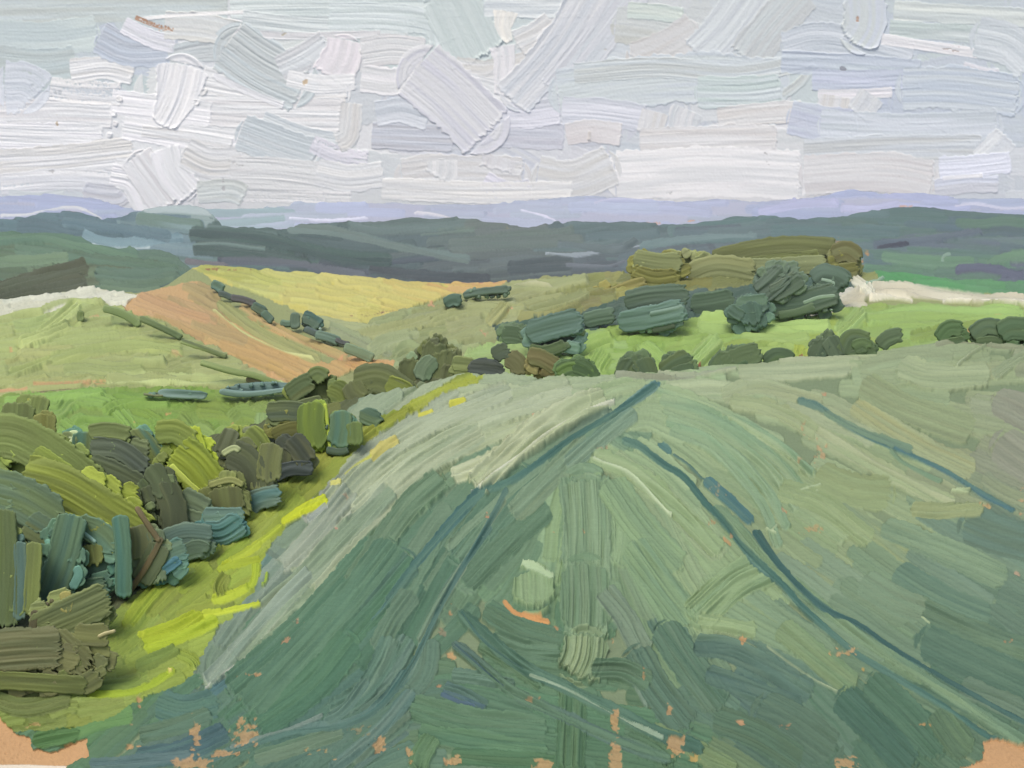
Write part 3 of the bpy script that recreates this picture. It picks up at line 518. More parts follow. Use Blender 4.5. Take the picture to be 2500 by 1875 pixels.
# dark greens below
ns([(1000,1360),(880,1500),(740,1650),(560,1800)], 110, (88,128,98), (92,126,108), th=2.2, amp=1.2); ns([(930,1330),(820,1460),(700,1580),(560,1700)], 90, (98,134,106), (88,126,100), th=2.2, amp=1.3)
ns([(860,1560),(760,1680),(620,1780)], 100, (82,122,96), th=2, amp=.9); ns([(1000,1560),(930,1660),(820,1740)], 60, (96,128,106), (110,140,124), amp=1.7, pitch=9)
ns([(1290,1150),(1200,1260),(1110,1380)], 90, (96,130,106), (110,142,114), th=2, amp=1.2); ns([(1370,1130),(1290,1230),(1200,1340)], 60, (104,138,112), th=2, amp=1.3); ns([(1340,1240),(1240,1330),(1130,1440)], 70, (96,128,100), th=2, amp=1.3)
ns([(1440,1080),(1340,1180),(1250,1270)], 60, (128,154,124), th=2.4); ns([(1550,1010),(1450,1090),(1380,1150)], 50, (134,160,132), (116,146,124), th=2.6)
ns([(1050,1560),(1040,1640),(1000,1700)], 60, (98,128,108), th=2, amp=.8); ns([(1010,1450),(960,1520),(920,1600)], 60, (100,130,106), th=2, amp=1.2)
# centre verticals
ns([(1425,1165),(1432,1280),(1425,1400)], 128, (130,158,124), (118,148,116), th=2.8, amp=1.3, rnd=.05); ns([(1510,1180),(1530,1300),(1520,1400)], 70, (134,162,120), th=2.4)
ns([(1300,1400),(1305,1500)], 106, (146,172,126), (140,168,120), th=4.2, amp=.4, rnd=.35, bead=1.1); ns([(1270,1390),(1310,1402),(1352,1425)], 14, (174,198,156), th=5)
ns([(1180,1490),(1270,1540),(1380,1570)], 60, (94,128,102), th=2.4, amp=1.5); ns([(1200,1560),(1280,1590),(1370,1600)], 50, (98,130,104), amp=1.4)
ns([(1428,1180),(1436,1320),(1432,1470),(1428,1570)], 118, (134,160,124), (124,152,118), th=2.6, amp=1.2, rnd=.05)
ns([(1425,1380),(1428,1470),(1424,1560)], 130, (116,146,112), (126,152,118), th=2.4, amp=1.3); ns([(1430,1555),(1424,1610),(1400,1665)], 124, (150,170,128), (132,156,118), th=4.2, amp=1.8, pitch=9, rnd=.15, endb=1.4)
ns([(1228,1470),(1255,1500),(1300,1514),(1345,1524)], 15, (208,152,94), th=1, dry=.15, rnd=1)
# right fan
ns([(1440,1118),(1560,1170),(1660,1260),(1760,1360)], 50, (158,180,134), (146,170,124), amp=1.7, pitch=9); ns([(1445,1125),(1540,1175),(1640,1270)], 8, (186,204,164), th=4.4)
ns([(1480,1180),(1560,1290),(1660,1400)], 90, (138,166,122), (128,156,118), th=2.2, amp=.8); ns([(1540,1330),(1620,1440),(1690,1530)], 84, (134,162,120), (120,150,116), th=2.4)
ns([(1470,1450),(1520,1510),(1570,1600)], 66, (126,148,122), (116,138,116), th=3, rnd=.1); ns([(1610,1530),(1680,1630),(1765,1740)], 92, (104,132,108), (90,122,100), th=3, amp=1.3)
ns([(1540,1590),(1600,1690),(1680,1790)], 90, (94,124,104), th=2.4); ns([(1520,1620),(1560,1700),(1580,1740)], 10, (120,144,124), th=3.6)
ns([(1880,1385),(1790,1430),(1690,1520)], 100, (146,172,126), (134,162,120), th=3, amp=1.6, pitch=7, rnd=.1); ns([(1700,1520),(1760,1530),(1850,1550)], 44, (140,164,118), amp=1.5, dry=.2)
ns([(1690,1585),(1780,1590),(1880,1640),(1985,1705)], 66, (90,120,106), (102,132,112), th=2.6, amp=1.5, pitch=10); ns([(1720,1650),(1840,1690),(1960,1740)], 60, (92,122,106), (84,114,104), th=2.6, amp=1.5, pitch=10)
ns([(1900,1535),(1990,1610),(2090,1690)], 66, (118,146,108), (128,152,110), th=3.2, amp=.9); ns([(1870,1580),(1980,1660),(2050,1700)], 8, (150,168,134), th=4)
ns([(2050,1700),(2140,1790),(2230,1880)], 90, (80,114,96), (76,110,92), th=3, amp=1.1); ns([(2120,1660),(2210,1750),(2300,1850)], 90, (82,116,92), th=2.6, amp=.9)
ns([(2280,1740),(2330,1810),(2370,1850)], 80, (104,132,98), (94,122,94), th=2.4); ns([(1850,1730),(1930,1770),(2040,1850)], 110, (88,116,98), th=2.4, amp=.9)
ns([(1740,1760),(1850,1800),(1960,1870)], 80, (90,120,96), th=2.2, amp=.7); ns([(1580,1790),(1680,1830),(1800,1890)], 50, (112,136,96), dry=.2)
ns([(2250,1560),(2370,1620),(2520,1690)], 110, (88,120,100), (96,126,104), th=1.8, amp=.6); ns([(2180,1400),(2300,1470),(2420,1520)], 80, (98,128,108), (106,136,112), th=1.8, amp=.6)
ns([(2350,1280),(2430,1310),(2540,1340)], 110, (106,134,116), th=1.6, amp=.4); ns([(2230,1480),(2360,1540),(2520,1600)], 60, (98,126,102), th=2.4); ns([(2160,1460),(2230,1500),(2270,1530)], 5, (170,192,150), th=3)
ns([(2150,1290),(2280,1340),(2460,1420)], 70, (120,146,116), th=2); ns([(2100,1420),(2180,1470),(2260,1500)], 80, (122,148,118), th=2, amp=.6); ns([(2340,1680),(2440,1720),(2540,1770)], 60, (98,124,102), th=2.2)
# upper right furrows
for d in range(5): ns([(1600+d*8,955+d*26),(1740,1000+d*27),(1900-d*12,1090+d*34),(1990-d*22,1170+d*44)], 30, (154-d*3,176-d*2,134-d), (134,164,128), th=2.8, amp=1.6, pitch=10)
ns([(1780,985),(1900,1010),(2040,1090),(2200,1180)], 46, (160,174,130), (152,168,124), th=2.2); ns([(1990,1060),(2140,1150),(2330,1240)], 46, (158,174,130), (168,178,138), th=2.4)
ns([(2080,990),(2220,1080),(2380,1160)], 60, (156,168,126), (162,168,120), th=2); ns([(1990,1160),(2080,1200),(2180,1210)], 90, (146,164,116), th=1.6, amp=.4); ns([(2220,1250),(2300,1255),(2400,1250)], 40, (142,156,112), amp=1.3)
ns([(2100,940),(2210,1000),(2380,1060)], 80, (146,162,120), th=1.8, amp=.5); ns([(1900,1200),(2010,1240),(2130,1330)], 60, (142,162,116), th=2)
for (u,v) in [(1975,1200),(1885,1300),(2330,1205)]:
    for k in range(3): ns([(u+random.uniform(-26,20),v+random.uniform(-12,12)),(u+random.uniform(0,40),v+random.uniform(-14,14))], 7, (166,186,144), th=3.8, rnd=1)
# bottom centre
ns([(1100,1650),(1180,1660),(1260,1680)], 40, (98,130,112), amp=1.8); ns([(1080,1685),(1130,1700),(1190,1735)], 34, (92,124,110), (84,112,118), amp=1.8, th=3.2); ns([(1075,1700),(1120,1720),(1160,1735)], 12, (78,104,118), th=3.4)
ns([(1000,1730),(1150,1770),(1340,1790)], 76, (94,130,100), (100,134,104), th=2.4, amp=1.4); ns([(1020,1790),(1180,1820),(1340,1840)], 50, (90,128,98), th=2.4, amp=1.4); ns([(1100,1850),(1220,1860),(1380,1872)], 44, (84,122,88), th=2)
ns([(1400,1690),(1395,1780),(1390,1890)], 76, (88,124,92), (98,130,94), th=3, amp=1.7, pitch=9, rnd=.05); ns([(1440,1640),(1520,1640),(1590,1680)], 60, (98,130,102), amp=1.5); ns([(1060,1800),(1030,1850),(1020,1890)], 60, (98,132,94), amp=1.3)
ns([(1170,1570),(1250,1620),(1330,1680)], 50, (98,132,102), amp=1.5); ns([(1530,1800),(1600,1840),(1640,1880)], 50, (90,122,92)); ns([(860,1870),(930,1800),(1000,1740)], 40, (104,132,112))
ns([(620,1860),(720,1830),(840,1790)], 44, (112,138,112), (100,130,104), th=2.2); ns([(330,1860),(450,1840),(560,1790)], 60, (84,116,114), (78,108,112), th=2.4)
ns([(380,1720),(450,1740),(540,1720)], 80, (90,126,108), (86,122,112), th=2); ns([(340,1800),(430,1780),(520,1750)], 50, (98,130,108), amp=1.4); ns([(150,1800),(230,1760),(330,1740)], 70, (98,140,86), th=2, amp=.6)
ns([(80,1815),(140,1800),(200,1790)], 60, (92,134,82), th=2.6, rnd=.9); ns([(220,1870),(340,1862),(470,1850)], 36, (90,118,118), th=2.2)
# pale dry-brushed bands of the left flank
for q_, w_, c_, c2_ in [([(1400,955),(1200,1015),(1000,1115),(840,1250)],74,(178,190,156),(166,180,144)),([(1250,955),(1050,1040),(900,1140),(780,1270)],62,(174,186,154),(160,174,144)),([(1120,960),(980,1035),(880,1110),(800,1190)],44,(168,180,150),(156,168,146)),
    ([(1180,1060),(1020,1160),(880,1290),(740,1440)],64,(172,184,150),(156,172,138)),([(860,1200),(760,1320),(680,1400)],56,(160,172,150),(142,160,138)),([(960,1200),(820,1340),(690,1480),(560,1620)],54,(160,176,148),(140,162,132)),([(760,1400),(640,1520),(500,1680)],40,(150,168,148),(128,150,130)),([(690,1380),(600,1480),(520,1590)],50,(128,150,130),(142,160,142))]:
    ns(q_, w_, c_, c2_, amp=1.6, pitch=8.5, th=2.6, rnd=.2, rag=.6, mix=.45)
ns([(1080,1172),(1000,1242),(930,1335),(860,1440)], 66, (122,150,118), (108,138,108), th=2.4, amp=1.4, rnd=.1); ns([(960,1330),(860,1460),(740,1590),(600,1740)], 80, (100,136,108), (90,126,102), th=2., amp=1.2)
ns([(1480,990),(1390,1025),(1260,1110),(1160,1205)], 66, (184,194,156), (172,186,144), th=4.6, amp=1.7, pitch=9, bead=.9, endb=1.4, rnd=.1); ns([(1500,992),(1400,1032),(1290,1110),(1150,1214)], 7, (202,208,184), th=5)
# ---------------------------------------------------------------- verge
gc = [(1150,930,162,177,70),(1000,990,162,170,72),(900,1060,144,158,62),(800,1130,152,162,70),(700,1200,148,162,70),(600,1300,154,168,70),(500,1400,154,174,68),(400,1500,148,164,70),(300,1600,148,168,76),(200,1700,142,162,80),(450,1600,158,178,76),(100,1740,124,140,72),(650,1280,156,174,66)]
vgn = guides([[(1180,930),(1000,990),(900,1050),(780,1150),(640,1290)],[(640,1290),(500,1400),(330,1560)],[(560,1500),(420,1540)],[(100,1740),(300,1700),(450,1640)]], jit=.1)
NEAR.fill([(-330,1690),(60,1640),(220,1560),(300,1480),(420,1380),(520,1320),(640,1230),(700,1160),(780,1090),(900,1040),(1010,985),(1130,925),(1200,922),(1120,950),(1020,1010),(900,1080),(850,1130),(800,1190),(735,1270),(660,1330),(625,1440),(560,1510),(500,1590),(470,1660),(340,1720),(200,1780),(20,1790),(-330,1800)],
    gc, 190, (24, 50), (70, 160), vgn, own='grass_verge', flat=(136,150,70), th=2., amp=1.1, jit=4, rag=7)
NEAR.fill([(-330,1040),(900,960),(760,1100),(650,1200),(520,1310),(300,1480),(220,1580),(60,1680),(-330,1700)], [(100,1300,98,112,80),(400,1300,100,108,78),(600,1150,108,114,70),(100,1600,98,100,70),(700,1060,112,118,66)], 90, (34, 60), (80, 150), lambda u,v: random.uniform(-1.2,1.2), own='bank', flat=(98,106,72), th=1.8, jit=4)
YG = (198,208,52)
for p, w, c, k in [([(688,1288),(740,1255),(802,1226)],26,(200,212,44),{}),([(640,1330),(600,1360),(540,1400)],24,(176,192,52),{}),([(905,1128),(935,1100),(975,1078)],24,(206,200,112),{}),([(1020,1022),(1060,1008)],14,(206,204,80),{}),([(1095,996),(1140,985)],16,(206,206,76),{}),
    ([(805,1192),(835,1182)],16,(214,212,120),{}),([(840,1165),(880,1135),(910,1120)],10,(196,200,90),{}),([(640,1480),(560,1500),(450,1520),(335,1560)],18,(188,204,56),{}),([(500,1510),(440,1545),(345,1580)],60,(178,198,50),{'amp':1.6}),([(535,1520),(450,1560),(350,1596)],34,(172,194,50),{}),
    ([(610,1440),(560,1465),(515,1478)],28,(182,200,56),{}),([(628,1380),(622,1430),(600,1450)],22,(166,188,56),{}),([(640,1375),(590,1385),(530,1400)],18,(170,190,54),{}),([(430,1400),(370,1460),(310,1535)],44,(152,174,60),{}),([(380,1440),(330,1500),(300,1540)],20,(160,182,60),{}),
    ([(210,1702),(300,1700),(370,1680),(430,1640)],20,(164,188,54),{}),([(580,1270),(600,1262),(620,1262)],28,(160,178,66),{}),([(690,1290),(620,1345),(560,1380)],20,(168,186,60),{}),([(480,1400),(440,1410),(420,1430)],16,(160,184,88),{}),([(1170,935),(1080,960),(1000,1000)],20,(160,172,66),{}),
    ([(1000,1010),(930,1045),(870,1090)],20,(148,158,62),{}),([(560,1410),(540,1440),(545,1470)],40,(138,152,66),{'amp':1.5}),([(430,1600),(470,1620),(480,1640)],36,(150,172,70),{}),([(410,1645),(425,1650)],16,(214,196,120),{'rnd':1}),([(330,1640),(400,1610),(440,1590)],34,(132,156,76),{}),
    ([(800,1240),(770,1265),(750,1285)],20,(160,172,160),{}),([(655,1405),(650,1430),(640,1440)],9,(160,190,66),{})]:
    ns(p, w, c, own='grass_verge', **dict(dict(th=3.2, rnd=.6), **k))
ns([(-30,1700),(60,1725),(180,1700)], 70, (108,122,68), own='grass_verge'); ns([(0,1650),(80,1668),(160,1660)], 50, (104,112,66), own='grass_verge')
# ---------------------------------------------------------------- wheel tracks
TR = 'wheel_tracks'
def tr(p, w, c, c2=None, **k):
    kk = dict(th=2.0, amp=1.3, bead=.8, own=TR, rnd=.9, rag=.5, pick=.2, dry=.1); kk.update(k); NEAR.stroke(p, w, c, c2, **kk)
tr([(1612,940),(1560,975),(1500,1018)], 30, (82,124,124), (118,152,140), w2=22, rnd=1.2); tr([(1475,1022),(1430,1050),(1385,1082)], 18, (92,130,118)); tr([(1500,1010),(1420,1050),(1340,1112),(1270,1180)], 18, (116,142,120), amp=1.7)
tr([(1332,1126),(1290,1160),(1245,1190)], 24, (90,128,120), (104,140,126), rnd=1.2); tr([(1340,1130),(1240,1210),(1150,1290),(1090,1350)], 24, (120,148,118), amp=1.7)
tr([(1180,1200),(1120,1265),(1060,1330),(1000,1400)], 34, (84,124,118), (94,132,118), w2=22); tr([(1005,1395),(965,1440),(935,1490),(905,1522)], 14, (86,124,118), w2=6)
tr([(1235,1220),(1190,1290),(1130,1390),(1070,1500),(1015,1610)], 20, (128,154,126), amp=1.6)
tr([(1200,1290),(1135,1380),(1090,1440),(1044,1540),(1005,1640),(970,1690)], 18, (84,118,108), (120,148,128)); tr([(1135,1380),(1080,1470),(1020,1580)], 26, (138,158,132), (116,144,118), amp=1.6)
tr([(960,1560),(930,1630),(880,1700),(800,1745)], 60, (120,148,124), (94,128,110), amp=1.9, pitch=9, rnd=.3)
tr([(995,1640),(930,1725),(850,1770),(770,1775),(620,1820),(480,1868)], 24, (88,122,112), (100,132,122), amp=1.8); tr([(900,1660),(840,1740),(790,1770)], 30, (94,126,114), amp=1.8); tr([(790,1752),(700,1790),(560,1830)], 14, (124,148,138), amp=1.8)
tr([(1010,1690),(945,1770),(880,1830),(800,1890)], 40, (90,122,112), (112,140,126), amp=1.8, pitch=9); tr([(1000,1790),(930,1840),(860,1890)], 16, (100,130,118))
tr([(1516,1078),(1530,1088),(1560,1098),(1614,1138),(1668,1172),(1716,1228),(1772,1290),(1815,1345),(1846,1385),(1912,1436),(1956,1486),(2028,1552),(2092,1606),(2150,1640),(2292,1725),(2400,1796),(2520,1860)], 20, (84,122,116), (104,140,122), w2=16, th=2.6)
tr([(1520,1076),(1545,1088),(1600,1124),(1660,1166)], 10, (82,102,104), th=3.4)
tr([(1604,1084),(1622,1098),(1642,1114)], 22, (86,126,120), rnd=1.2); tr([(1640,1112),(1680,1140),(1720,1180)], 8, (92,128,116)); tr([(1716,1176),(1765,1218),(1842,1290)], 32, (80,120,120), (88,128,124), th=2.8, rnd=.8)
tr([(1740,1240),(1810,1310),(1870,1380),(1960,1450),(2088,1552),(2220,1640),(2400,1756),(2540,1850)], 34, (126,154,118), (112,144,116), amp=1.5, th=3.)
tr([(1838,1300),(1880,1360),(1925,1412),(2008,1490),(2090,1528),(2170,1584),(2254,1636),(2356,1694),(2440,1742),(2560,1800)], 20, (74,112,108), (92,128,114), w2=12, th=2.2)
tr([(1850,1300),(1900,1380),(1930,1410)], 12, (70,106,100)); tr([(1910,1440),(1960,1490),(2030,1556),(2100,1610)], 10, (88,128,120), th=2)
tr([(1944,983),(2007,1006),(2070,1050),(2170,1098),(2292,1152),(2375,1203),(2480,1256)], 20, (100,132,118), (82,122,118), w2=14, th=2.4); tr([(2010,1012),(2100,1060),(2230,1110)], 22, (116,144,118), (106,134,116)); tr([(2170,1103),(2210,1140),(2300,1184)], 14, (120,150,118))
tr([(2180,1100),(2300,1160),(2400,1220),(2475,1254)], 9, (80,118,120)); 
tr([(1119,1495),(1166,1540),(1230,1598),(1290,1640),(1390,1690),(1492,1745),(1614,1806),(1720,1842)], 38, (76,112,96), (94,128,106), th=3, amp=1.8, pitch=9, dry=0, pick=.05); tr([(1290,1652),(1390,1696),(1500,1760),(1620,1815)], 8, (146,170,146), th=4); tr([(1125,1500),(1180,1570),(1280,1640)], 8, (76,112,102), th=2)
tr([(1103,1572),(1150,1606),(1200,1650),(1260,1700),(1370,1754),(1492,1810),(1640,1868)], 34, (92,120,108), (98,130,104), th=3, amp=1.3); tr([(1110,1576),(1166,1624),(1230,1680)], 8, (74,104,104), th=2)
tr([(1606,944),(1500,1016),(1390,1080),(1270,1168),(1160,1226),(1060,1330),(1000,1400),(940,1480)], 18, (72,112,104), (94,130,114), dry=.12, pick=.25, th=2, amp=1.2)
tr([(1240,1196),(1190,1290),(1130,1390),(1070,1500),(1010,1620),(930,1730),(840,1776),(700,1800),(480,1868)], 16, (68,106,100), (90,124,112), dry=.15, pick=.25, th=2, amp=1.2)
tr([(1516,1078),(1560,1098),(1614,1138),(1668,1172),(1716,1228),(1772,1290),(1815,1345),(1912,1436),(1956,1486),(2028,1552),(2092,1606),(2150,1640),(2292,1725),(2400,1796),(2520,1860)], 18, (72,112,102), (92,128,112), dry=.1, pick=.2, th=2, amp=1.2)
tr([(1838,1300),(1880,1360),(1925,1412),(2008,1490),(2090,1528),(2170,1584),(2254,1636),(2356,1694),(2440,1742),(2560,1800)], 14, (64,100,96), (84,118,106), dry=.2, pick=.3, th=2, amp=1.2)
# ---------------------------------------------------------------- bare tan board of the panel left between strokes
BOARD = (206,158,108)
for (u,v,ru,rv,c,d,a) in [(1960,1050,30,30,(184,160,120),.42,.6),(2000,1100,34,50,(190,158,118),.5,.9),(1960,1130,30,20,(180,160,120),.4,0),(2008,967,10,6,(196,150,116),.7,0),(1750,1210,44,36,(160,152,120),.4,.8),(1735,1265,34,50,(190,154,110),.42,1.),(1780,1320,30,26,(196,150,104),.45,.8),
    (1915,1255,14,10,(196,152,116),.6,.4),(1985,1300,50,32,(180,158,112),.42,.5),(2400,1240,40,18,(200,164,112),.5,.4),(2490,1230,14,60,(196,160,120),.5,0),(1352,1304,10,5,(200,156,110),.7,0),(1425,1310,6,18,(180,152,112),.6,0),(1188,1268,7,14,(206,144,110),.7,.5),(1304,1016,10,4,(216,164,132),.8,0),
    (1100,1500,10,30,(180,140,100),.55,0),(1080,1540,30,30,(150,136,110),.42,0),(1103,1600,11,18,BOARD,.78,0),(1070,1680,16,10,(196,144,106),.6,0),(1500,1770,9,26,BOARD,.9,0),(1500,1855,15,40,BOARD,.95,0),(1648,1830,20,24,BOARD,.95,.3),(930,1822,20,20,BOARD,.8,-.8),(1000,1850,34,40,(200,156,104),.55,-.8),(1105,1860,20,10,BOARD,.9,.6),
    (1325,1874,26,12,BOARD,.95,0),(1360,1540,22,12,(190,140,96),.5,0),(1497,1566,9,16,BOARD,.7,0),(1632,1740,10,16,BOARD,.75,.5),(1570,1650,8,24,(184,146,104),.6,0),(1808,1768,18,9,(216,156,112),.75,.2),(1813,1564,10,14,(214,156,104),.75,.3),(1920,1782,20,12,(190,140,104),.55,0),(2060,1600,60,22,(206,162,112),.5,.7),(2110,1640,24,12,(196,160,90),.5,.7),
    (2250,1775,50,9,(206,156,100),.55,.8),(2070,1868,30,14,BOARD,.85,0),(1690,1860,40,30,(200,160,90),.5,.6),(1290,1712,34,14,(176,142,104),.5,0),(730,1520,30,14,(190,146,116),.5,-.7),(700,1570,18,16,(200,146,110),.55,-.8),(615,1655,38,6,(206,154,110),.75,-.6),(600,1800,40,40,BOARD,.75,-.5),(545,1846,40,10,BOARD,.75,-.4),
    (480,1800,16,44,BOARD,.82,0),(470,1868,50,14,BOARD,.9,-.3),(325,1825,26,9,BOARD,.7,-.2),(340,1720,7,12,(200,150,110),.8,0),(145,1700,16,9,(204,160,110),.65,0),(320,1775,18,20,(170,140,104),.5,0),(90,1770,50,24,(190,158,104),.5,-.3),(880,1790,60,40,(150,140,104),.38,-.6),(850,1215,40,20,(190,168,140),.4,-.6),(820,1300,10,8,(200,150,130),.5,0),
    (2470,1120,20,40,(170,150,124),.3,.5),(2480,1410,24,24,(190,156,130),.4,.5),(2460,1575,30,14,(190,150,110),.42,.5),(2330,1700,24,8,(196,152,120),.5,.5),(770,1840,50,24,(186,156,104),.45,-.5),(300,1560,1,1,BOARD,.1,0),(2080,1200,20,8,(150,146,90),.4,0),(955,1330,1,1,BOARD,.1,0),(1470,1100,26,14,(176,156,124),.45,-.5),(820,1860,40,16,(200,158,104),.5,-.4)]:
    if ru > 2: NEAR.spots(u, v, ru, rv, c, d, 8., a, h=-1.0)
for poly in ([(2400,1812),(2430,1804),(2500,1826),(2560,1850),(2830,1900),(2830,2000),(2320,2000),(2345,1876),(2396,1858)], [(-330,1740),(0,1752),(20,1775),(40,1796),(75,1804),(82,1832),(130,1836),(216,1806),(216,1848),(165,1872),(120,2000),(-330,2000)]):
    M = NEAR.mask(poly, 5.); NEAR.C[M > 0] = 0; NEAR.C += M[..., None] * (np.array((206,160,112)) * (1 + .035 * NEAR.grain[..., None])); NEAR.H[M > 0] = .5 * NEAR.grain[M > 0]; NEAR.O[M > 0] = NEAR.own('bare_board')
ns([(-30,1873),(60,1872),(165,1876)], 12, (236,224,204), th=1, own='bare_board')
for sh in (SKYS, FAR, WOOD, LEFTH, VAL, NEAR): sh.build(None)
# ================================================================== PLANTS, every one a thing of its own
def dab(pts, w, c, c2, lift, shell, D0, th=4., amp=1.2, rnd=.32, rag=.45, w2=None, back=6.):
    """one thick slab of foliage: front with bristle furrows, back and edge closed"""
    _seed[0] += 1; sd = _seed[0]
    P, A = resample(pts, 2.6); L_ = A[-1]
    nq = max(6, int(w / 2.1)); q = np.linspace(-1, 1, nq)
    T = np.gradient(P, axis=0); T /= np.hypot(T[:, 0], T[:, 1])[:, None] + 1e-9; Nn = np.c_[-T[:, 1], T[:, 0]]
    ns_ = max(8, len(P)); pitch = 6.4
    br = vn(q * w / 2 / (pitch * .6), q * 0, sd + 5) * .5 + .5
    rr = (1 - np.sqrt(1 - q * q)) * w / 2 * rnd * 1.6
    k0 = rr + rag * .4 * w / 2 * br; k1 = L_ - rr * .9 - rag * w / 2 * br
    k1 = np.maximum(k1, k0 + L_ * .15)
    t = np.linspace(0, 1, ns_)[:, None]; s_ = k0 + (k1 - k0) * t
    pu = np.interp(s_, A, P[:, 0]); pv = np.interp(s_, A, P[:, 1]); nu = np.interp(s_, A, Nn[:, 0]); nv = np.interp(s_, A, Nn[:, 1])
    hw = (w + ((w2 or w) - w) * t) / 2 * (1 + .07 * vn(s_ / 16., np.sign(q)[None] * 3 + 0 * s_, sd) + .05 * vn(s_ / 4.5, np.sign(q)[None] * 3 + 0 * s_, sd + 2))
    x = hw * q; U = pu + nu * x; V = pv + nv * x
    B = .62 * vn(x / pitch, s_ / 160., sd) + .38 * vn(x / (pitch * .47), s_ / 70., sd + 3)
    eq = np.clip((1 - np.abs(q)) * hw / 2.6, 0, 1); es = np.clip(np.minimum(s_ - k0, k1 - s_) / 2.6, 0, 1)
    eg = np.sqrt(np.minimum(eq, es))
    h = th * (.75 + .5 * amp * B + .4 * np.exp(-((np.abs(q) - .88) / .09) ** 2) + .55 * np.exp(-((k1 - s_ - 5) / 5) ** 2)) * eg + lift
    Ds = shell(U, V); pxs = D0 / F
    Pf = at(U, V, Ds - h * pxs); Pb = at(U, V, Ds + (back + 0 * h) * pxs)
    f = sm(vn(x / 12., s_ / 190., sd + 12) * .5 + .5, .25, .75)[..., None]
    cc = np.array(c, float); ce = np.array(c2 if c2 is not None else cc * 1.08 + (2, 2, -4), float)
    C = cc + (ce - cc) * f; C = C * (1 + .06 * B[..., None])  # furrow shading put into the foliage colour, lighter on the ridges
    R, Q = U.shape; n = R * Q; idx = np.arange(n).reshape(R, Q)
    fr = np.stack([idx[:-1, :-1], idx[1:, :-1], idx[1:, 1:], idx[:-1, 1:]], -1).reshape(-1, 4); bk = fr[:, ::-1] + n
    ring = np.r_[idx[0, :], idx[1:, -1], idx[-1, -2::-1], idx[-2:0:-1, 0]]; r2 = np.roll(ring, -1)
    sd_ = np.stack([ring, r2, r2 + n, ring + n], -1)
    Pa = np.concatenate([Pf.reshape(-1, 3), Pb.reshape(-1, 3)]); Ca = np.concatenate([C.reshape(-1, 3), C.reshape(-1, 3)])
    return Pa, np.concatenate([fr, bk, sd_]), Ca
def plant(name, label, cat, group, D0, dabs, core=None, th=2.3, depth=.15, sc_=1., dv=0., parts=None, trunk=False):
    dabs = [(*d, {}) if len(d) == 4 else (*d, None, {}) if len(d) == 3 else d for d in dabs]
    pts = np.array([p for d in dabs for p in d[0]], float); wm = np.mean([d[1] for d in dabs]) * .5
    u0, u1 = pts[:, 0].min() - wm * .55, pts[:, 0].max() + wm * .55; v0, v1 = pts[:, 1].min() - wm * .6, pts[:, 1].max() + wm * .6
    cu, cv, ru, rv = (u0 + u1) / 2, (v0 + v1) / 2, max((u1 - u0) / 2, 6), max((v1 - v0) / 2, 5)
    if sc_ != 1. or dv:
        dabs = [([((x - cu) * sc_ + cu, (y - cv) * sc_ + cv + dv) for x, y in d[0]], d[1] * sc_, *d[2:]) for d in dabs]
    if callable(D0): D0 = float(D0(cu, min(v1 + 4, 1900)))
    single = len(dabs) == 1
    px = D0 / F; rd = min(depth * ru, depth * rv * 2.2) * px
    def shell(U, V):
        r2 = ((U - cu) / (ru * 1.6)) ** 2 + ((V - cv) / (rv * 1.6)) ** 2
        return D0 - rd * np.sqrt(np.clip(1 - r2, 0, 1))
    ps, fs, cs = [], [], []; off = 0
    if core is None: core = tuple(np.mean([d[2] for d in dabs], 0) * 1.0)
    # lumpy body of the crown
    na, nb = 40, 24; th_, ph = np.meshgrid(np.linspace(0, 2 * np.pi, na, endpoint=False), np.linspace(.03, np.pi - .03, nb))
    X, Y, Z = np.cos(th_) * np.sin(ph), np.sin(th_) * np.sin(ph), np.cos(ph)
    lump = 1 + .10 * vn(X * 3 + 9, Z * 3 + Y * 2, _seed[0]) + .05 * vn(X * 8, Z * 8 + Y * 6, _seed[0] + 1)
    cen = at(cu, cv, D0)
    Pc = np.stack([cen[0] + X * ru * .78 * px * lump, cen[1] + Y * rd * .97 * lump, cen[2] + Z * rv * .74 * px * lump], -1).reshape(-1, 3)
    idx = np.arange(na * nb).reshape(nb, na); nx = np.roll(idx, -1, 1)
    fc = np.stack([idx[:-1], idx[1:], nx[1:], nx[:-1]], -1).reshape(-1, 4)
    Cc = np.array(core)[None] * (1 + .12 * vn(X * 5, Z * 5 + Y * 3, 3).reshape(-1, 1)); 
    if not single: ps.append(Pc); fs.append(fc); cs.append(Cc); off = len(Pc)
    if len(dabs) > 1:      # under-layer of smaller tufts that fills the crown
        st = np.random.RandomState(int(cu * 7 + cv * 3) % 99991); und = []
        nn = min(26, int(ru * rv / 90) + 5)
        for j in range(nn):
            a = st.uniform(0, 6.28); r = st.uniform(.35, .8) ** .5; d = dabs[st.randint(len(dabs))]
            x, y = cu + math.cos(a) * r * ru * .92, cv + math.sin(a) * r * rv * .9
            e = np.array(d[0][-1], float) - np.array(d[0][0], float); an = math.atan2(e[1], e[0]) + st.uniform(-.5, .5); l = d[1] * st.uniform(.5, .8)
            und.append(([(x - math.cos(an) * l / 2, y - math.sin(an) * l / 2), (x, y + 2), (x + math.cos(an) * l / 2, y + math.sin(an) * l / 2)], d[1] * st.uniform(.5, .75), tuple(np.array(d[2]) * st.uniform(.97, 1.12)), None, {'rag': .5}))
        dabs = und + list(dabs)
    for i, d in enumerate(dabs):
        k = d[4] if len(d) > 4 else {}
        a, b, c = dab(d[0], d[1], d[2], d[3] if len(d) > 3 else None, 1.5 + i * .8, shell, D0, **dict(dict(th=th, back=d[1] * .35 + 4 if single else 6.), **k))
        ps.append(a); fs.append(b + off); cs.append(c); off += len(a)
    base = at(cu, v1, D0); P = np.concatenate(ps)
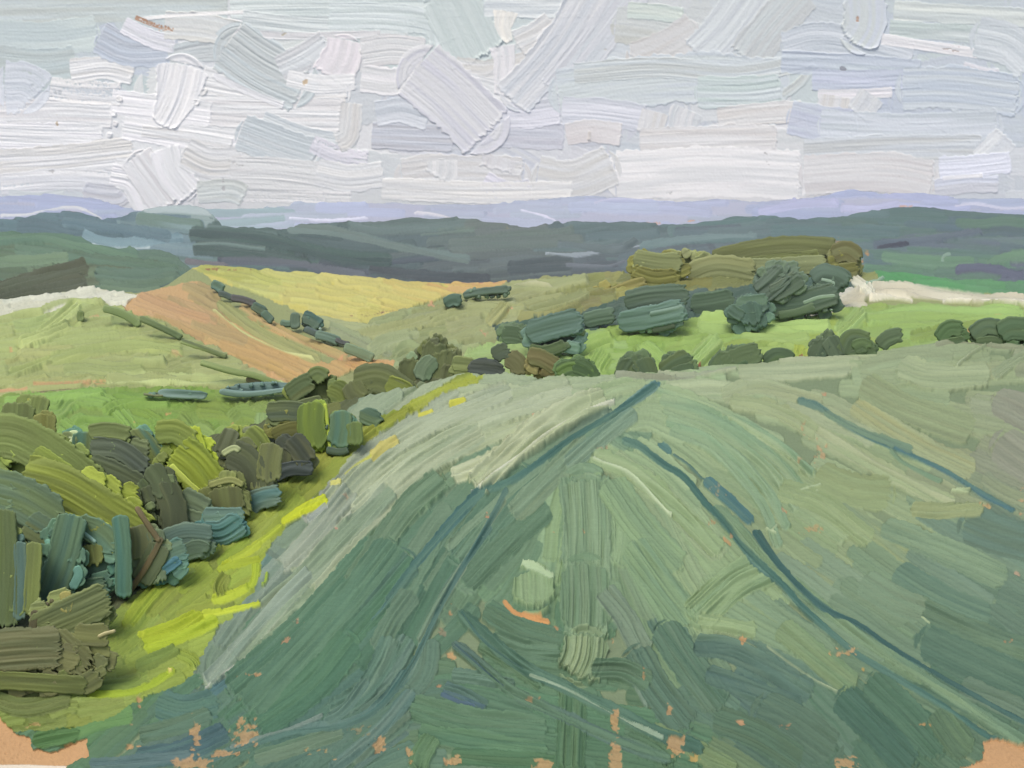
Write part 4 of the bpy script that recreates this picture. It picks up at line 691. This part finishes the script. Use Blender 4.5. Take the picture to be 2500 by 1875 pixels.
    C = lin(soft(np.concatenate(cs), .12)) / np.array(K_LEAF)
    if GREY: C[:] = .4
    if parts or trunk:
        o = bpy.data.objects.new(name, None); sc.collection.objects.link(o); o.empty_display_size = 1
        mesh_obj('crown' if trunk else 'foliage', P - base, np.concatenate(fs), C, M_LEAF, o)
        for pn, ds in (parts or []):
            a, b, c = dab(ds[0], ds[1], ds[2], ds[3], 4 + len(dabs) * .8, shell, D0, th=4, rnd=.6, back=ds[1] * .5)
            mesh_obj(pn, a - base, b, lin(c) / np.array(K_LEAF), M_LEAF, o)
        if trunk:
            h_ = rv * 1.1 * px; r_ = max(.05 * h_, .12); k_ = 10; rows = []
            for j, (z, rr) in enumerate(((-.6 * h_, 1.5), (-.1 * h_, 1.15), (.2 * h_, 1.), (.7 * h_, .7), (h_, .4))):
                for q_ in range(k_): rows.append((math.cos(q_ * 6.2832 / k_) * r_ * rr * (1 + .1 * (q_ % 3)), math.sin(q_ * 6.2832 / k_) * r_ * rr, z))
            id_ = np.arange(50).reshape(5, k_); n_ = np.roll(id_, -1, 1)
            mesh_obj('trunk', np.array(rows), np.stack([id_[:-1], n_[:-1], n_[1:], id_[1:]], -1).reshape(-1, 4), np.repeat(lin(np.array([[92, 84, 70]])), 50, 0), M_LEAF, o)
    else:
        o = mesh_obj(name, P - base, np.concatenate(fs), C, M_LEAF)
    o.location = base
    o['label'] = label; o['category'] = cat
    if group: o['group'] = group
    return o
ND = NEAR.D; VD = VAL.D
G1 = 'bushes of the big hedgerow at lower left'
def hb(label, dabs, **k):
    gr = lambda c: tuple(np.array(c) * (1.0, 1.03, .97) + (2, 2, 1)) if c is not None else None
    dabs = [(d[0], d[1], gr(d[2]), gr(d[3]) if len(d) > 3 else None, *d[4:]) for d in dabs]
    plant('hedge_bush', label, 'bush', G1, ND, dabs, sc_=1.16, **k)
hb('upright dull olive bush at the far left edge, standing against the bright meadow', [([(50,985),(48,1030),(52,1085)],72,(112,122,78),(104,112,72)),([(105,1010),(104,1050),(108,1085)],50,(128,128,76),(120,118,66))])
hb('long sloping olive bush at the left edge just below the upright dull olive one', [([(-30,1075),(50,1080),(150,1140),(235,1215)],96,(120,132,78),(112,122,74),{'rnd':.3}),([(80,1110),(140,1150),(180,1190)],50,(126,138,70))])
hb('wide yellow-olive sloping bush with bright lower edge, in front of the long olive one', [([(70,1175),(160,1200),(260,1260),(345,1310)],100,(134,142,62),(122,130,66),{'th':3,'rnd':.2,'amp':1.4}),([(80,1185),(140,1245),(260,1280)],16,(158,166,84),None,{'th':3})])
hb('small teal upright bush with a pale rim, left of the dark arched bush', [([(178,1062),(166,1090),(165,1112)],36,(190,198,160),(120,130,90)),([(205,1058),(200,1100),(180,1150)],54,(88,122,110),(110,124,86),{'th':3})])
hb('dark grey-green arched bush beneath a thin olive cap, right of the small teal bush', [([(225,1068),(270,1062),(318,1072)],34,(116,126,80),(108,118,76)),([(228,1098),(290,1104),(352,1148)],44,(84,92,86),(96,104,88),{'amp':1.6}),([(218,1140),(290,1168),(372,1215)],72,(98,106,82),(88,96,78),{'amp':1.5,'rnd':.3}),([(340,1160),(358,1190),(350,1215)],44,(92,104,80))])
hb('tall leaning bush with a teal top and olive foot, right of the dark arched bush', [([(326,1056),(358,1100),(392,1152)],56,(90,122,112),(120,130,86),{'rnd':.9}),([(342,1090),(362,1120),(380,1160)],30,(124,134,84))])
hb('bright yellow-olive furrowed bush, mid-hedge', [([(385,1068),(430,1066),(476,1094)],52,(126,136,68),(112,124,66),{'amp':1.6}),([(424,1105),(470,1140),(510,1195)],92,(140,150,54),(124,136,58),{'th':3.4,'amp':1.6,'rnd':.2}),([(420,1135),(455,1170),(492,1202)],14,(176,184,84),None,{'th':3.4}),([(400,1180),(430,1210),(470,1215)],50,(110,118,66))])
hb('small bush half grey and half olive at the top of the hedge', [([(572,1050),(560,1080),(546,1112)],38,(108,112,90),(96,100,76)),([(598,1054),(620,1075),(640,1106)],48,(132,142,72),(114,124,70),{'amp':1.5})])
hb('grey-olive drooping bush right of the bright yellow-olive one', [([(560,1108),(600,1130),(624,1170),(622,1215)],70,(94,98,74),(86,90,72),{'rnd':.3,'amp':1.4}),([(660,1090),(650,1130),(650,1180)],52,(104,106,76)),([(550,1115),(575,1102),(590,1110)],14,(150,154,120))])
hb('squat brown-olive bush just under the bright yellow-olive one', [([(548,1188),(552,1220),(556,1256)],76,(106,110,70),(98,100,68),{'rnd':.25}),([(515,1190),(560,1178),(590,1190)],14,(128,128,84))])
hb('dark fan-shaped bush with a slate-blue ragged foot at the right end of the hedge', [([(692,1092),(690,1120),(690,1150)],46,(98,100,74),(84,86,70)),([(706,1074),(728,1098),(752,1132)],50,(72,76,70),(96,96,76),{'amp':1.7}),([(668,1158),(710,1140),(760,1140)],32,(88,94,100),(66,72,76),{'th':3.4,'amp':1.8})])
hb('yellow-olive upright bush left of the flat teal one, above the verge', [([(766,985),(764,1040),(776,1095)],60,(118,134,60),(104,120,62),{'th':3,'rnd':.5}),([(792,992),(798,1040),(803,1090)],8,(160,172,70),None,{'th':3.4})])
hb('flat teal-green upright bush standing right of the yellow-olive one', [([(832,1006),(832,1045),(824,1092)],48,(86,116,104),(100,122,96),{'rnd':.4,'th':3}),([(800,1092),(830,1096),(850,1090)],16,(78,92,86)),([(858,1030),(862,1060),(862,1088)],34,(98,112,72))])
hb('low dark khaki bush behind the yellow-olive upright one', [([(655,1010),(700,1008),(748,1014)],44,(98,106,76),(84,94,78),{'amp':1.7}),([(670,1065),(705,1050),(740,1048)],40,(110,108,64),(98,98,62))])
plant('rounded_bush', 'mid-olive leaf-shaped bush by the end of the low pale hedge, above the yellow-olive upright', 'bush', None, 80., [([(700,968),(740,940),(770,930)],50,(108,118,76),(92,108,72)),([(796,946),(830,962),(846,996)],66,(116,128,66),(102,116,64),{'rnd':.8,'th':3}),([(758,925),(776,915),(800,930)],44,(98,112,72)),([(720,1000),(760,985),(790,980)],34,(104,114,78))])
plant('flat_bottomed_bush', 'broad olive bush with a straight dark underside, like a thatched roof', 'bush', None, 79.5, [([(860,935),(930,925),(1005,975)],76,(96,104,70),(104,112,68),{'rnd':.4}),([(855,930),(870,960),(900,975)],60,(100,106,72)),([(940,935),(985,950),(1015,980)],46,(116,126,60),(132,140,66),{'amp':1.6}),([(868,1002),(940,990),(1022,988)],30,(84,88,78),(60,64,62),{'amp':1.4}),([(868,990),(940,976),(990,972)],6,(178,182,150),None,{'th':3.4})])  # dark grey dab along the foot paints the crown's shadow
hb('small grey-teal bush tucked under the flat-bottomed bush', [([(880,1008),(906,1020),(934,1028)],42,(88,110,98),(100,118,94),{'rnd':.8,'th':3})])
hb('small slate-teal fan of a bush beside the verge, right of the squat brown-olive one', [([(598,1238),(640,1218),(684,1210)],46,(88,120,124),(102,120,112),{'amp':1.8,'th':3})])
hb('teal rippled bush beside the verge, lower left of the small slate-teal fan', [([(500,1262),(545,1262),(592,1262)],36,(96,120,116)),([(492,1296),(540,1300),(590,1268)],56,(82,120,122),(96,128,128),{'amp':1.9,'th':3})])
hb('grey-green bush left of the rippled teal one, in the heart of the hedge', [([(436,1222),(476,1240),(508,1258)],62,(104,116,92),(92,104,86)),([(440,1260),(480,1275),(505,1290)],50,(98,110,90))])
hb('very dark narrow upright bush in the heart of the hedge', [([(368,1148),(392,1185),(398,1225)],46,(92,102,76),(86,94,72)),([(396,1180),(420,1240),(424,1305)],58,(82,88,70),(94,98,74),{'rnd':.6})])
hb('grey-green rippled low bush at the edge of the lime verge, under the rippled teal one', [([(392,1330),(450,1306),(516,1312)],46,(100,116,104),(88,108,104),{'amp':1.7}),([(440,1350),(480,1338),(500,1350)],40,(96,114,100))])
hb('blue-teal slanting bush at the foot of the hedge, touching the lime verge', [([(335,1420),(380,1370),(450,1338)],52,(90,122,118),(98,120,108)),([(348,1418),(395,1392),(436,1364)],24,(76,116,138),(88,120,122),{'th':3,'amp':1.6})])
hb('crossed brown stems and dull olive foliage in front of the very dark bush', [([(336,1290),(345,1330),(342,1375)],58,(98,110,92),(108,110,82)),([(392,1330),(370,1370),(340,1420)],50,(100,108,86),(92,100,76))], parts=[('stem',([(332,1236),(360,1280),(392,1325)],15,(120,106,80),(104,96,72))),('stem',([(396,1312),(360,1380),(312,1450)],15,(118,104,76),(100,94,72)))])
hb('dull blue-green mass of bush at the left edge under the yellow-olive one', [([(-30,1205),(50,1225),(140,1280)],96,(98,116,96),(106,122,88)),([(60,1270),(120,1310),(150,1350)],66,(104,112,78),(96,116,100))])
hb('upright olive bush with a teal streak at the left edge', [([(10,1260),(14,1380),(12,1520)],62,(102,114,72),(94,106,74)),([(48,1330),(50,1420),(46,1500)],28,(88,112,110),(96,116,106)),([(78,1330),(76,1400),(70,1490)],34,(114,122,76))])
hb('tall leaning teal bush, furrowed lengthways, right of the teal-streaked olive one', [([(176,1268),(150,1370),(112,1470)],66,(88,116,104),(96,120,98),{'amp':1.5,'rnd':.3,'th':3}),([(178,1380),(186,1400),(170,1430)],20,(104,146,140))])
hb('teal and olive block-like bush between the leaning teal one and the brown stems', [([(190,1290),(240,1310),(280,1350)],54,(94,122,108),(104,124,96)),([(222,1330),(226,1356),(228,1385)],50,(116,120,70),(108,112,66)),([(284,1270),(292,1350),(292,1450)],36,(80,118,112),(90,120,104),{'th':3}),([(180,1450),(215,1440),(270,1430)],70,(86,114,104),(94,112,92)),([(186,1294),(210,1310),(235,1330)],8,(150,180,176),None,{'th':3.4})])
hb('furrowed khaki bush with a pale top ridge, below the block-like teal one', [([(160,1450),(165,1475),(160,1500)],26,(190,160,90),(150,140,84)),([(90,1540),(180,1498),(262,1458)],76,(114,120,80),(100,108,76),{'amp':1.8,'pitch':9} if 0 else {'amp':1.8,'th':3}),([(100,1490),(94,1520),(92,1550)],18,(86,80,66))])
hb('flat brown-olive bush with level furrows at the lower left edge', [([(-30,1598),(60,1590),(148,1586)],92,(106,104,76),(94,96,70),{'amp':1.7,'th':3,'rnd':.1}),([(-20,1655),(80,1660),(200,1668)],40,(98,104,66))])
hb('brown-olive bush hanging over the verge, with a cream blossom knob', [([(128,1560),(170,1600),(215,1640)],80,(108,108,74),(98,98,68),{'amp':1.3}),([(180,1556),(220,1560),(262,1558)],50,(104,104,72)),([(190,1670),(215,1658),(240,1640)],46,(96,98,70))], parts=[('blossom',([(238,1556),(258,1547),(284,1540)],10,(198,188,146),(150,144,104)))])
# ---- bushes along the crest on the right
G2 = 'bushes in the hedge along the crest'
def cb(label, dabs): plant('crest_bush', label, 'bush', G2, lambda u, v: ND(u, NEAR.topf(np.array([u]))[0]) * 1.011, dabs, sc_=1.16, dv=6)
cb('dark round bush on the crest with bright green flecks, leftmost below the bright field', [([(1368,915),(1400,900),(1444,918)],52,(84,106,70),(96,122,66),{'amp':1.6}),([(1400,885),(1430,900),(1448,925)],36,(78,100,66),(70,92,62))])
cb('steep-sided dark bush directly below the two crossed light-green strokes of the field', [([(1526,930),(1535,900),(1552,874)],50,(92,108,74),(84,102,76),{'rnd':.5}),([(1560,872),(1574,900),(1580,925)],46,(84,102,76),(94,108,70))])
cb('low leaning bush touching the right side of the steep-sided one', [([(1620,908),(1650,885),(1690,868)],46,(86,104,76),(94,110,72),{'amp':1.5}),([(1640,908),(1665,898),(1692,892)],30,(80,98,74))])
cb('longest bush of the crest hedge, with a ragged overhanging right end', [([(1758,905),(1770,880),(1790,860)],50,(88,106,80),(96,114,80)),([(1770,890),(1810,868),(1856,856)],48,(84,106,84),(94,112,78),{'rnd':.3}),([(1760,902),(1800,895),(1830,880)],26,(76,98,74))])
cb('small low bush hugging the right end of the longest bush', [([(1870,882),(1900,862),(1938,878)],34,(88,110,74),(80,100,74),{'rnd':.6})])
cb('squarish dark bush standing beside a tan gap, left of the roundest one', [([(1990,874),(2004,845),(2014,820)],42,(90,106,82),(80,98,78),{'rnd':.4}),([(2020,820),(2034,845),(2046,870)],38,(86,102,80),(92,108,84))])
cb('roundest bush of the crest hedge with curved furrows', [([(2066,860),(2084,825),(2125,835)],44,(86,104,76),(94,112,74)),([(2075,868),(2105,860),(2134,840)],34,(80,98,72)),([(2084,848),(2105,838),(2122,850)],34,(84,104,72))])
cb('small upright-furrowed bush just right of the roundest one, above a tan strip', [([(2148,840),(2170,820),(2204,812)],34,(96,116,84),(90,108,80),{'amp':1.6})])
cb('dark rounded bush standing alone between the small furrowed one and the right-hand pair', [([(2294,825),(2318,800),(2352,800)],36,(84,110,72),(92,114,76)),([(2296,836),(2325,832),(2356,826)],30,(86,106,76))])
cb('grey-green spreading bush, left one of the pair at the right edge', [([(2376,815),(2408,794),(2450,800)],36,(92,112,82),(86,106,84)),([(2385,828),(2420,824),(2450,830)],22,(86,104,76))])
cb('green bush cut by the right edge of the view, last of the crest hedge', [([(2446,815),(2475,800),(2530,805)],50,(86,110,80),(94,114,80)),([(2470,845),(2500,848),(2540,850)],30,(84,104,76))])
# ---- the corner hedge in the middle
G3 = 'bushes of the middle hedge beside the olive field'
def mb(label, dabs, D0=79., n='field_bush'): plant(n, label, 'bush', G3, D0, dabs, sc_=1.12, dv=4)
mb('tall broad dark-olive bush in the middle, with a pale sage patch on its front', [([(1000,940),(1010,900),(1018,868)],60,(100,108,70),(94,102,68)),([(1052,930),(1058,880),(1064,832)],60,(92,102,68),(100,108,72)),([(1060,950),(1080,900),(1082,850)],60,(96,104,72)),([(1095,950),(1100,910),(1110,880)],60,(100,106,74)),([(1010,930),(1050,945),(1100,950)],60,(92,98,74)),([(1062,870),(1040,895),(1030,928)],44,(110,128,100),(96,116,88),{'rnd':.5,'th':3}),([(1018,930),(1040,950),(1048,958)],34,(124,138,106))], D0=81.)
mb('ribbed olive bush touching the right side of the tall dark-olive one', [([(1104,884),(1130,886),(1158,888)],34,(112,122,76),(122,132,80),{'amp':1.8}),([(1110,910),(1135,908),(1160,905)],26,(106,114,74))])
mb('dark slate rippled lens-shaped bush under the small grey-green knob', [([(1144,895),(1185,898),(1234,906)],50,(82,88,80),(70,78,76),{'amp':1.9,'rnd':.9,'th':3})], D0=78.4)
mb('small grey-green knob of a bush above the dark rippled one', [([(1204,868),(1222,856),(1246,850)],36,(92,104,82),(86,98,80))])
mb('brown ribbed bush right of the dark slate one, its foot curved', [([(1238,865),(1262,885),(1276,912)],44,(118,112,72),(108,108,74),{'amp':1.8})])
mb('brown leaf-shaped bush with a dark centre, left of the flecked crest bush', [([(1290,868),(1320,872),(1365,898)],40,(116,110,72),(104,106,66),{'amp':1.8}),([(1320,900),(1340,908),(1362,908)],20,(104,98,64))])
# ---- woods on the middle ridge
G4 = 'trees of the dark teal wood edge'
def tw(label, dabs, vb=None, n='woodland_tree'):
    gr = lambda c: tuple(np.array(c) + (4, 1, -7)) if c is not None else None
    dabs = [(d[0], d[1], gr(d[2]), gr(d[3]) if len(d) > 3 else None, *d[4:]) for d in dabs]
    v = max(p[1] for d in dabs for p in d[0]); u = np.mean([p[0] for d in dabs for p in d[0]])
    plant(n, label, 'tree', G4, float(VD(u, vb or v + 15)), dabs, depth=.22, sc_=1.02, trunk=True)
G5 = 'olive trees of the ridge-top wood'
def to(label, dabs, Dk, n='ridge_tree'):
    plant(n, label, 'tree', G5, Dk, dabs, depth=.22, sc_=1.03, trunk=True)
to('olive-brown furrowed tree at the left end of the ridge wood', [([(1546,630),(1610,640),(1668,640)],46,(130,137,90),(116,124,84)),([(1540,672),(1600,690),(1668,680)],66,(120,120,64),(128,128,66),{'amp':1.8,'rnd':.5,'th':3})], 575)
to('long low brown-olive tree sloping down at the far left of the ridge wood', [([(1436,742),(1500,722),(1584,692)],46,(134,128,74),(118,116,62),{'amp':1.5,'rnd':.5,'th':3}),([(1430,750),(1460,758),(1490,744)],16,(104,108,56))], 570)
to('large pale-sage rounded tree in the middle of the ridge wood', [([(1680,690),(1750,665),(1850,680)],86,(134,138,90),(124,130,86),{'rnd':.4}),([(1690,715),(1740,716),(1800,705)],50,(150,152,98),(132,136,80),{'amp':1.8})], 590)
to('small light-green lumpy tree peeking above the pale-sage one', [([(1690,646),(1712,640),(1738,620)],36,(146,152,104),(132,140,90),{'th':3.4}),([(1620,628),(1640,622),(1655,632)],28,(134,140,88))], 598)
to('small dark brown gap tree beside the light-green lumpy one', [([(1655,622),(1672,622),(1690,614)],20,(98,98,86),(118,96,74))], 606)
to('longest dark-olive tree running along the skyline of the ridge wood', [([(1740,632),(1840,608),(1940,598),(2044,606)],44,(114,120,74),(106,112,70),{'rnd':.4}),([(1790,646),(1880,632),(2000,620)],26,(118,126,76))], 610)
to('grey-sage tree under the long skyline tree, streaked', [([(1730,660),(1850,655),(2020,645)],46,(132,140,96),(122,130,88)),([(1820,690),(1860,680),(1900,684)],40,(126,134,92))], 600)
to('brown-olive rounded tree at the right end of the ridge wood, beside a tan patch', [([(2030,625),(2068,615),(2100,640)],50,(116,118,78),(106,104,66)),([(2030,665),(2066,660),(2100,655)],40,(118,118,64),(108,112,76))], 596)
0 and plant('autumn_bush', 'small orange-tan bush at the right end of the ridge wood', 'bush', None, 592., [([(2110,612),(2122,632),(2108,650)],30,(206,146,88),(190,134,84))], th=3.5)
tw('dark tree half hidden behind the second ribbed stroke of the wood edge', [([(1525,742),(1590,728),(1685,722)],62,(88,110,100),(82,104,90))], 812)
tw('wide dark green-grey tree between the two blue-green trees of the wood edge', [([(1424,785),(1460,775),(1505,768)],40,(82,106,94),(92,116,104))], 805)
tw('dark ragged tree at the left end of the wood edge', [([(1222,818),(1250,818),(1288,826)],46,(88,110,92),(82,104,86)),([(1268,802),(1280,812),(1290,830)],36,(84,106,90))])
tw('blue-green rounded tree with pale lower-left rim, second from the left end', [([(1290,850),(1330,858),(1385,838)],30,(80,98,80)),([(1284,818),(1340,800),(1428,778)],62,(92,120,118),(84,110,104),{'rnd':.55,'th':3.4})])
tw('blue-green long tree with ribbed silvery right side', [([(1590,806),(1620,800),(1650,792)],16,(76,92,84)),([(1506,788),(1580,776),(1680,752)],56,(86,112,112),(96,126,120),{'rnd':.55,'th':3.4,'amp':1.4}),([(1585,768),(1630,760),(1672,750)],26,(120,146,140),(96,124,116),{'amp':1.9,'th':3.4})])
tw('dark plain tree right of the silvery ribbed one', [([(1684,748),(1740,742),(1800,730)],62,(88,112,98),(82,106,92))])
tw('dark teal hanging tree that dips lowest into the bright green field', [([(1795,738),(1820,745),(1880,738)],46,(84,110,104)),([(1825,735),(1832,765),(1838,798)],62,(80,108,104),(76,102,96),{'rnd':.4}),([(1780,750),(1800,765),(1820,775)],30,(80,106,100))])
tw('dark tree tapering towards the chalk track', [([(1880,745),(1960,738),(2050,712)],58,(76,98,90),(84,104,92)),([(1900,770),(1950,760),(1990,745)],22,(84,104,92)),([(1960,740),(2000,726),(2040,722)],10,(120,144,134))])
tw('dull teal curved tree at the right end of the wood, above the chalk track', [([(1985,690),(2010,672),(2050,680),(2070,700)],54,(88,112,104),(80,102,94)),([(1985,705),(2010,710),(2040,708)],34,(86,108,100)),([(2005,682),(2034,690),(2030,702)],8,(130,156,148))], 760)
tw('tall steeply ribbed slate-green tree in the middle of the wood edge', [([(1850,722),(1890,690),(1925,655)],62,(92,112,104),(80,100,94),{'amp':2.2,'rnd':.3,'th':3.4}),([(1880,722),(1920,700),(1958,672)],46,(88,108,98),(98,116,104),{'amp':2.2})], 790)
# ---- shrub line between the stubble and the yellow field
G6 = 'shrubs between the stubble field and the yellow field'
hl = [('teal shrub at the very top of the line, below the yellow field corner',[([(514,692),(530,698),(548,712)],24,(86,116,110),(96,122,104))]),
('small dark green shrub just under the topmost teal one',[([(532,716),(550,720),(570,730)],16,(84,98,92),(96,112,90))]),
('purplish-grey low shrub stretched along the yellow field edge',[([(562,726),(595,732),(626,744)],18,(92,92,92),(82,90,86))]),
('dark green angular shrub right of the purplish-grey one',[([(614,744),(632,754),(652,764)],24,(80,102,90),(92,108,86))]),
('leaning dark shrub pointing down to the stubble',[([(640,760),(652,772),(668,788)],20,(86,108,94))]),
('little detached green shrub on the stubble side of the line',[([(684,786),(698,790),(714,790)],16,(92,116,102))]),
('upright pale grey-green shrub beside the detached one',[([(722,762),(720,782),(722,806)],24,(104,124,104),(92,112,94)),])
,('darkest and largest shrub in the middle of the line, with a blue-white fleck',[([(736,772),(760,780),(786,800)],34,(78,106,98),(88,108,92)),([(746,782),(765,788),(785,806)],7,(164,184,180))]),
('flat dark slate shrub just below the largest one',[([(742,802),(770,814),(802,832)],18,(82,96,94))]),
('grey-green shrub with a pale top at the foot of the line',[([(768,816),(800,824),(834,836)],24,(98,122,106),(112,134,116))]),
('short dark twiggy shrub left of the sage shrub',[([(818,828),(835,836),(855,840)],12,(86,90,88))]),
('sage-green long shrub ending the line above the stubble tip',[([(838,846),(870,858),(915,878)],26,(132,150,116),(118,138,108))])]
for lb, d in hl: plant('hedge_shrub', lb, 'shrub', G6, float(VD(d[0][0][0][0], max(p[1] for p in d[0][0]) + 8)), d, th=4)
G7 = 'low hedges between the pale green field and the stubble'
for lb, d in [('short olive hedge at the top of the pale green field',[([(250,752),(300,766),(345,796)],20,(112,132,90),(124,142,92))]),
    ('thin dark-green hedge crossing the edge of the stubble',[([(340,776),(390,798),(446,826)],16,(102,120,82),(116,130,84))]),
    ('dark pointed hedge end lying on the stubble edge',[([(440,832),(495,850),(556,872)],13,(96,108,74),(150,166,104))]),
    ('longest olive hedge, ridged, at the foot of the stubble',[([(488,884),(560,905),(625,918),(690,942)],16,(118,134,84),(140,156,96))]),
    ('dark brown low hedge where the stubble meets the pale field foot',[([(600,925),(640,932),(690,938)],14,(112,104,82))])]:
    plant('low_hedge', lb, 'hedge', G7, float(VD(d[0][0][0][0], max(p[1] for p in d[0][0]) + 8)), d, th=4)
plant('field_shrub', 'small sage shrub alone on the pale green field beside the chalk bank', 'shrub', None, float(VD(198, 792)), [([(200,758),(196,772),(200,788)],18,(122,138,84),(110,126,78))], th=5)
plant('meadow_hedge', 'pale blue-grey leaf-shaped hedge on the meadow edge, left one of two', 'hedge', 'pale hedges on the meadow edge', float(VD(450, 985)), [([(384,958),(440,962),(510,966)],22,(96,122,112),(140,164,158),{'rnd':1.2,'th':2.5,'back':8}),([(350,962),(380,966),(400,966)],6,(110,116,90))])
plant('meadow_hedge', 'pale blue-grey long tapering hedge on the meadow edge, right one of two', 'hedge', 'pale hedges on the meadow edge', float(VD(650, 978)), [([(534,955),(600,962),(690,952),(776,936)],18,(96,122,114),(136,160,154),{'rnd':1.,'w2':8,'th':2.5,'back':8}),([(735,932),(748,934),(756,942)],12,(104,128,120))])
plant('field_tree', 'rounded dark green tree at the tip of the yellow field', 'tree', 'two dark trees by the yellow field tip', float(VD(1105, 760)), [([(1084,744),(1105,732),(1130,738)],30,(90,114,100),(82,106,90))], th=5)
plant('field_tree', 'flat grey-green tree stretching right from the rounded one', 'tree', 'two dark trees by the yellow field tip', float(VD(1180, 740)), [([(1130,722),(1180,712),(1244,706)],20,(98,118,100),(88,108,94)),([(1190,712),(1220,706),(1250,704)],12,(92,110,96))], th=5)
0 and plant('far_roof_tree', 'tiny pale green tree on the distant right hillside', 'tree', None, 1000., [([(2300,650),(2305,630),(2325,622)],12,(150,180,160))], th=4)
HAZE = 1
if HAZE:
    me = bpy.data.meshes.new('haze'); x0, x1, y0, y1, z0, z1 = -9000, 9000, -60, 3550, -420, 130
    vs_ = [(x, y, z) for x in (x0, x1) for y in (y0, y1) for z in (z0, z1)]
    me.from_pydata(vs_, [], [(0,1,3,2),(4,6,7,5),(0,4,5,1),(2,3,7,6),(0,2,6,4),(1,5,7,3)])
    hz = bpy.data.objects.new('haze', me); sc.collection.objects.link(hz); hz['kind'] = 'stuff'
    hm = bpy.data.materials.new('haze_air'); hm.use_nodes = True; n = hm.node_tree.nodes; n.clear()
    out = n.new('ShaderNodeOutputMaterial'); pv = n.new('ShaderNodeVolumePrincipled')
    pv.inputs['Color'].default_value = (.84, .87, .95, 1); pv.inputs['Density'].default_value = 5e-5; pv.inputs['Anisotropy'].default_value = 0
    hm.node_tree.links.new(pv.outputs[0], out.inputs['Volume']); me.materials.append(hm)
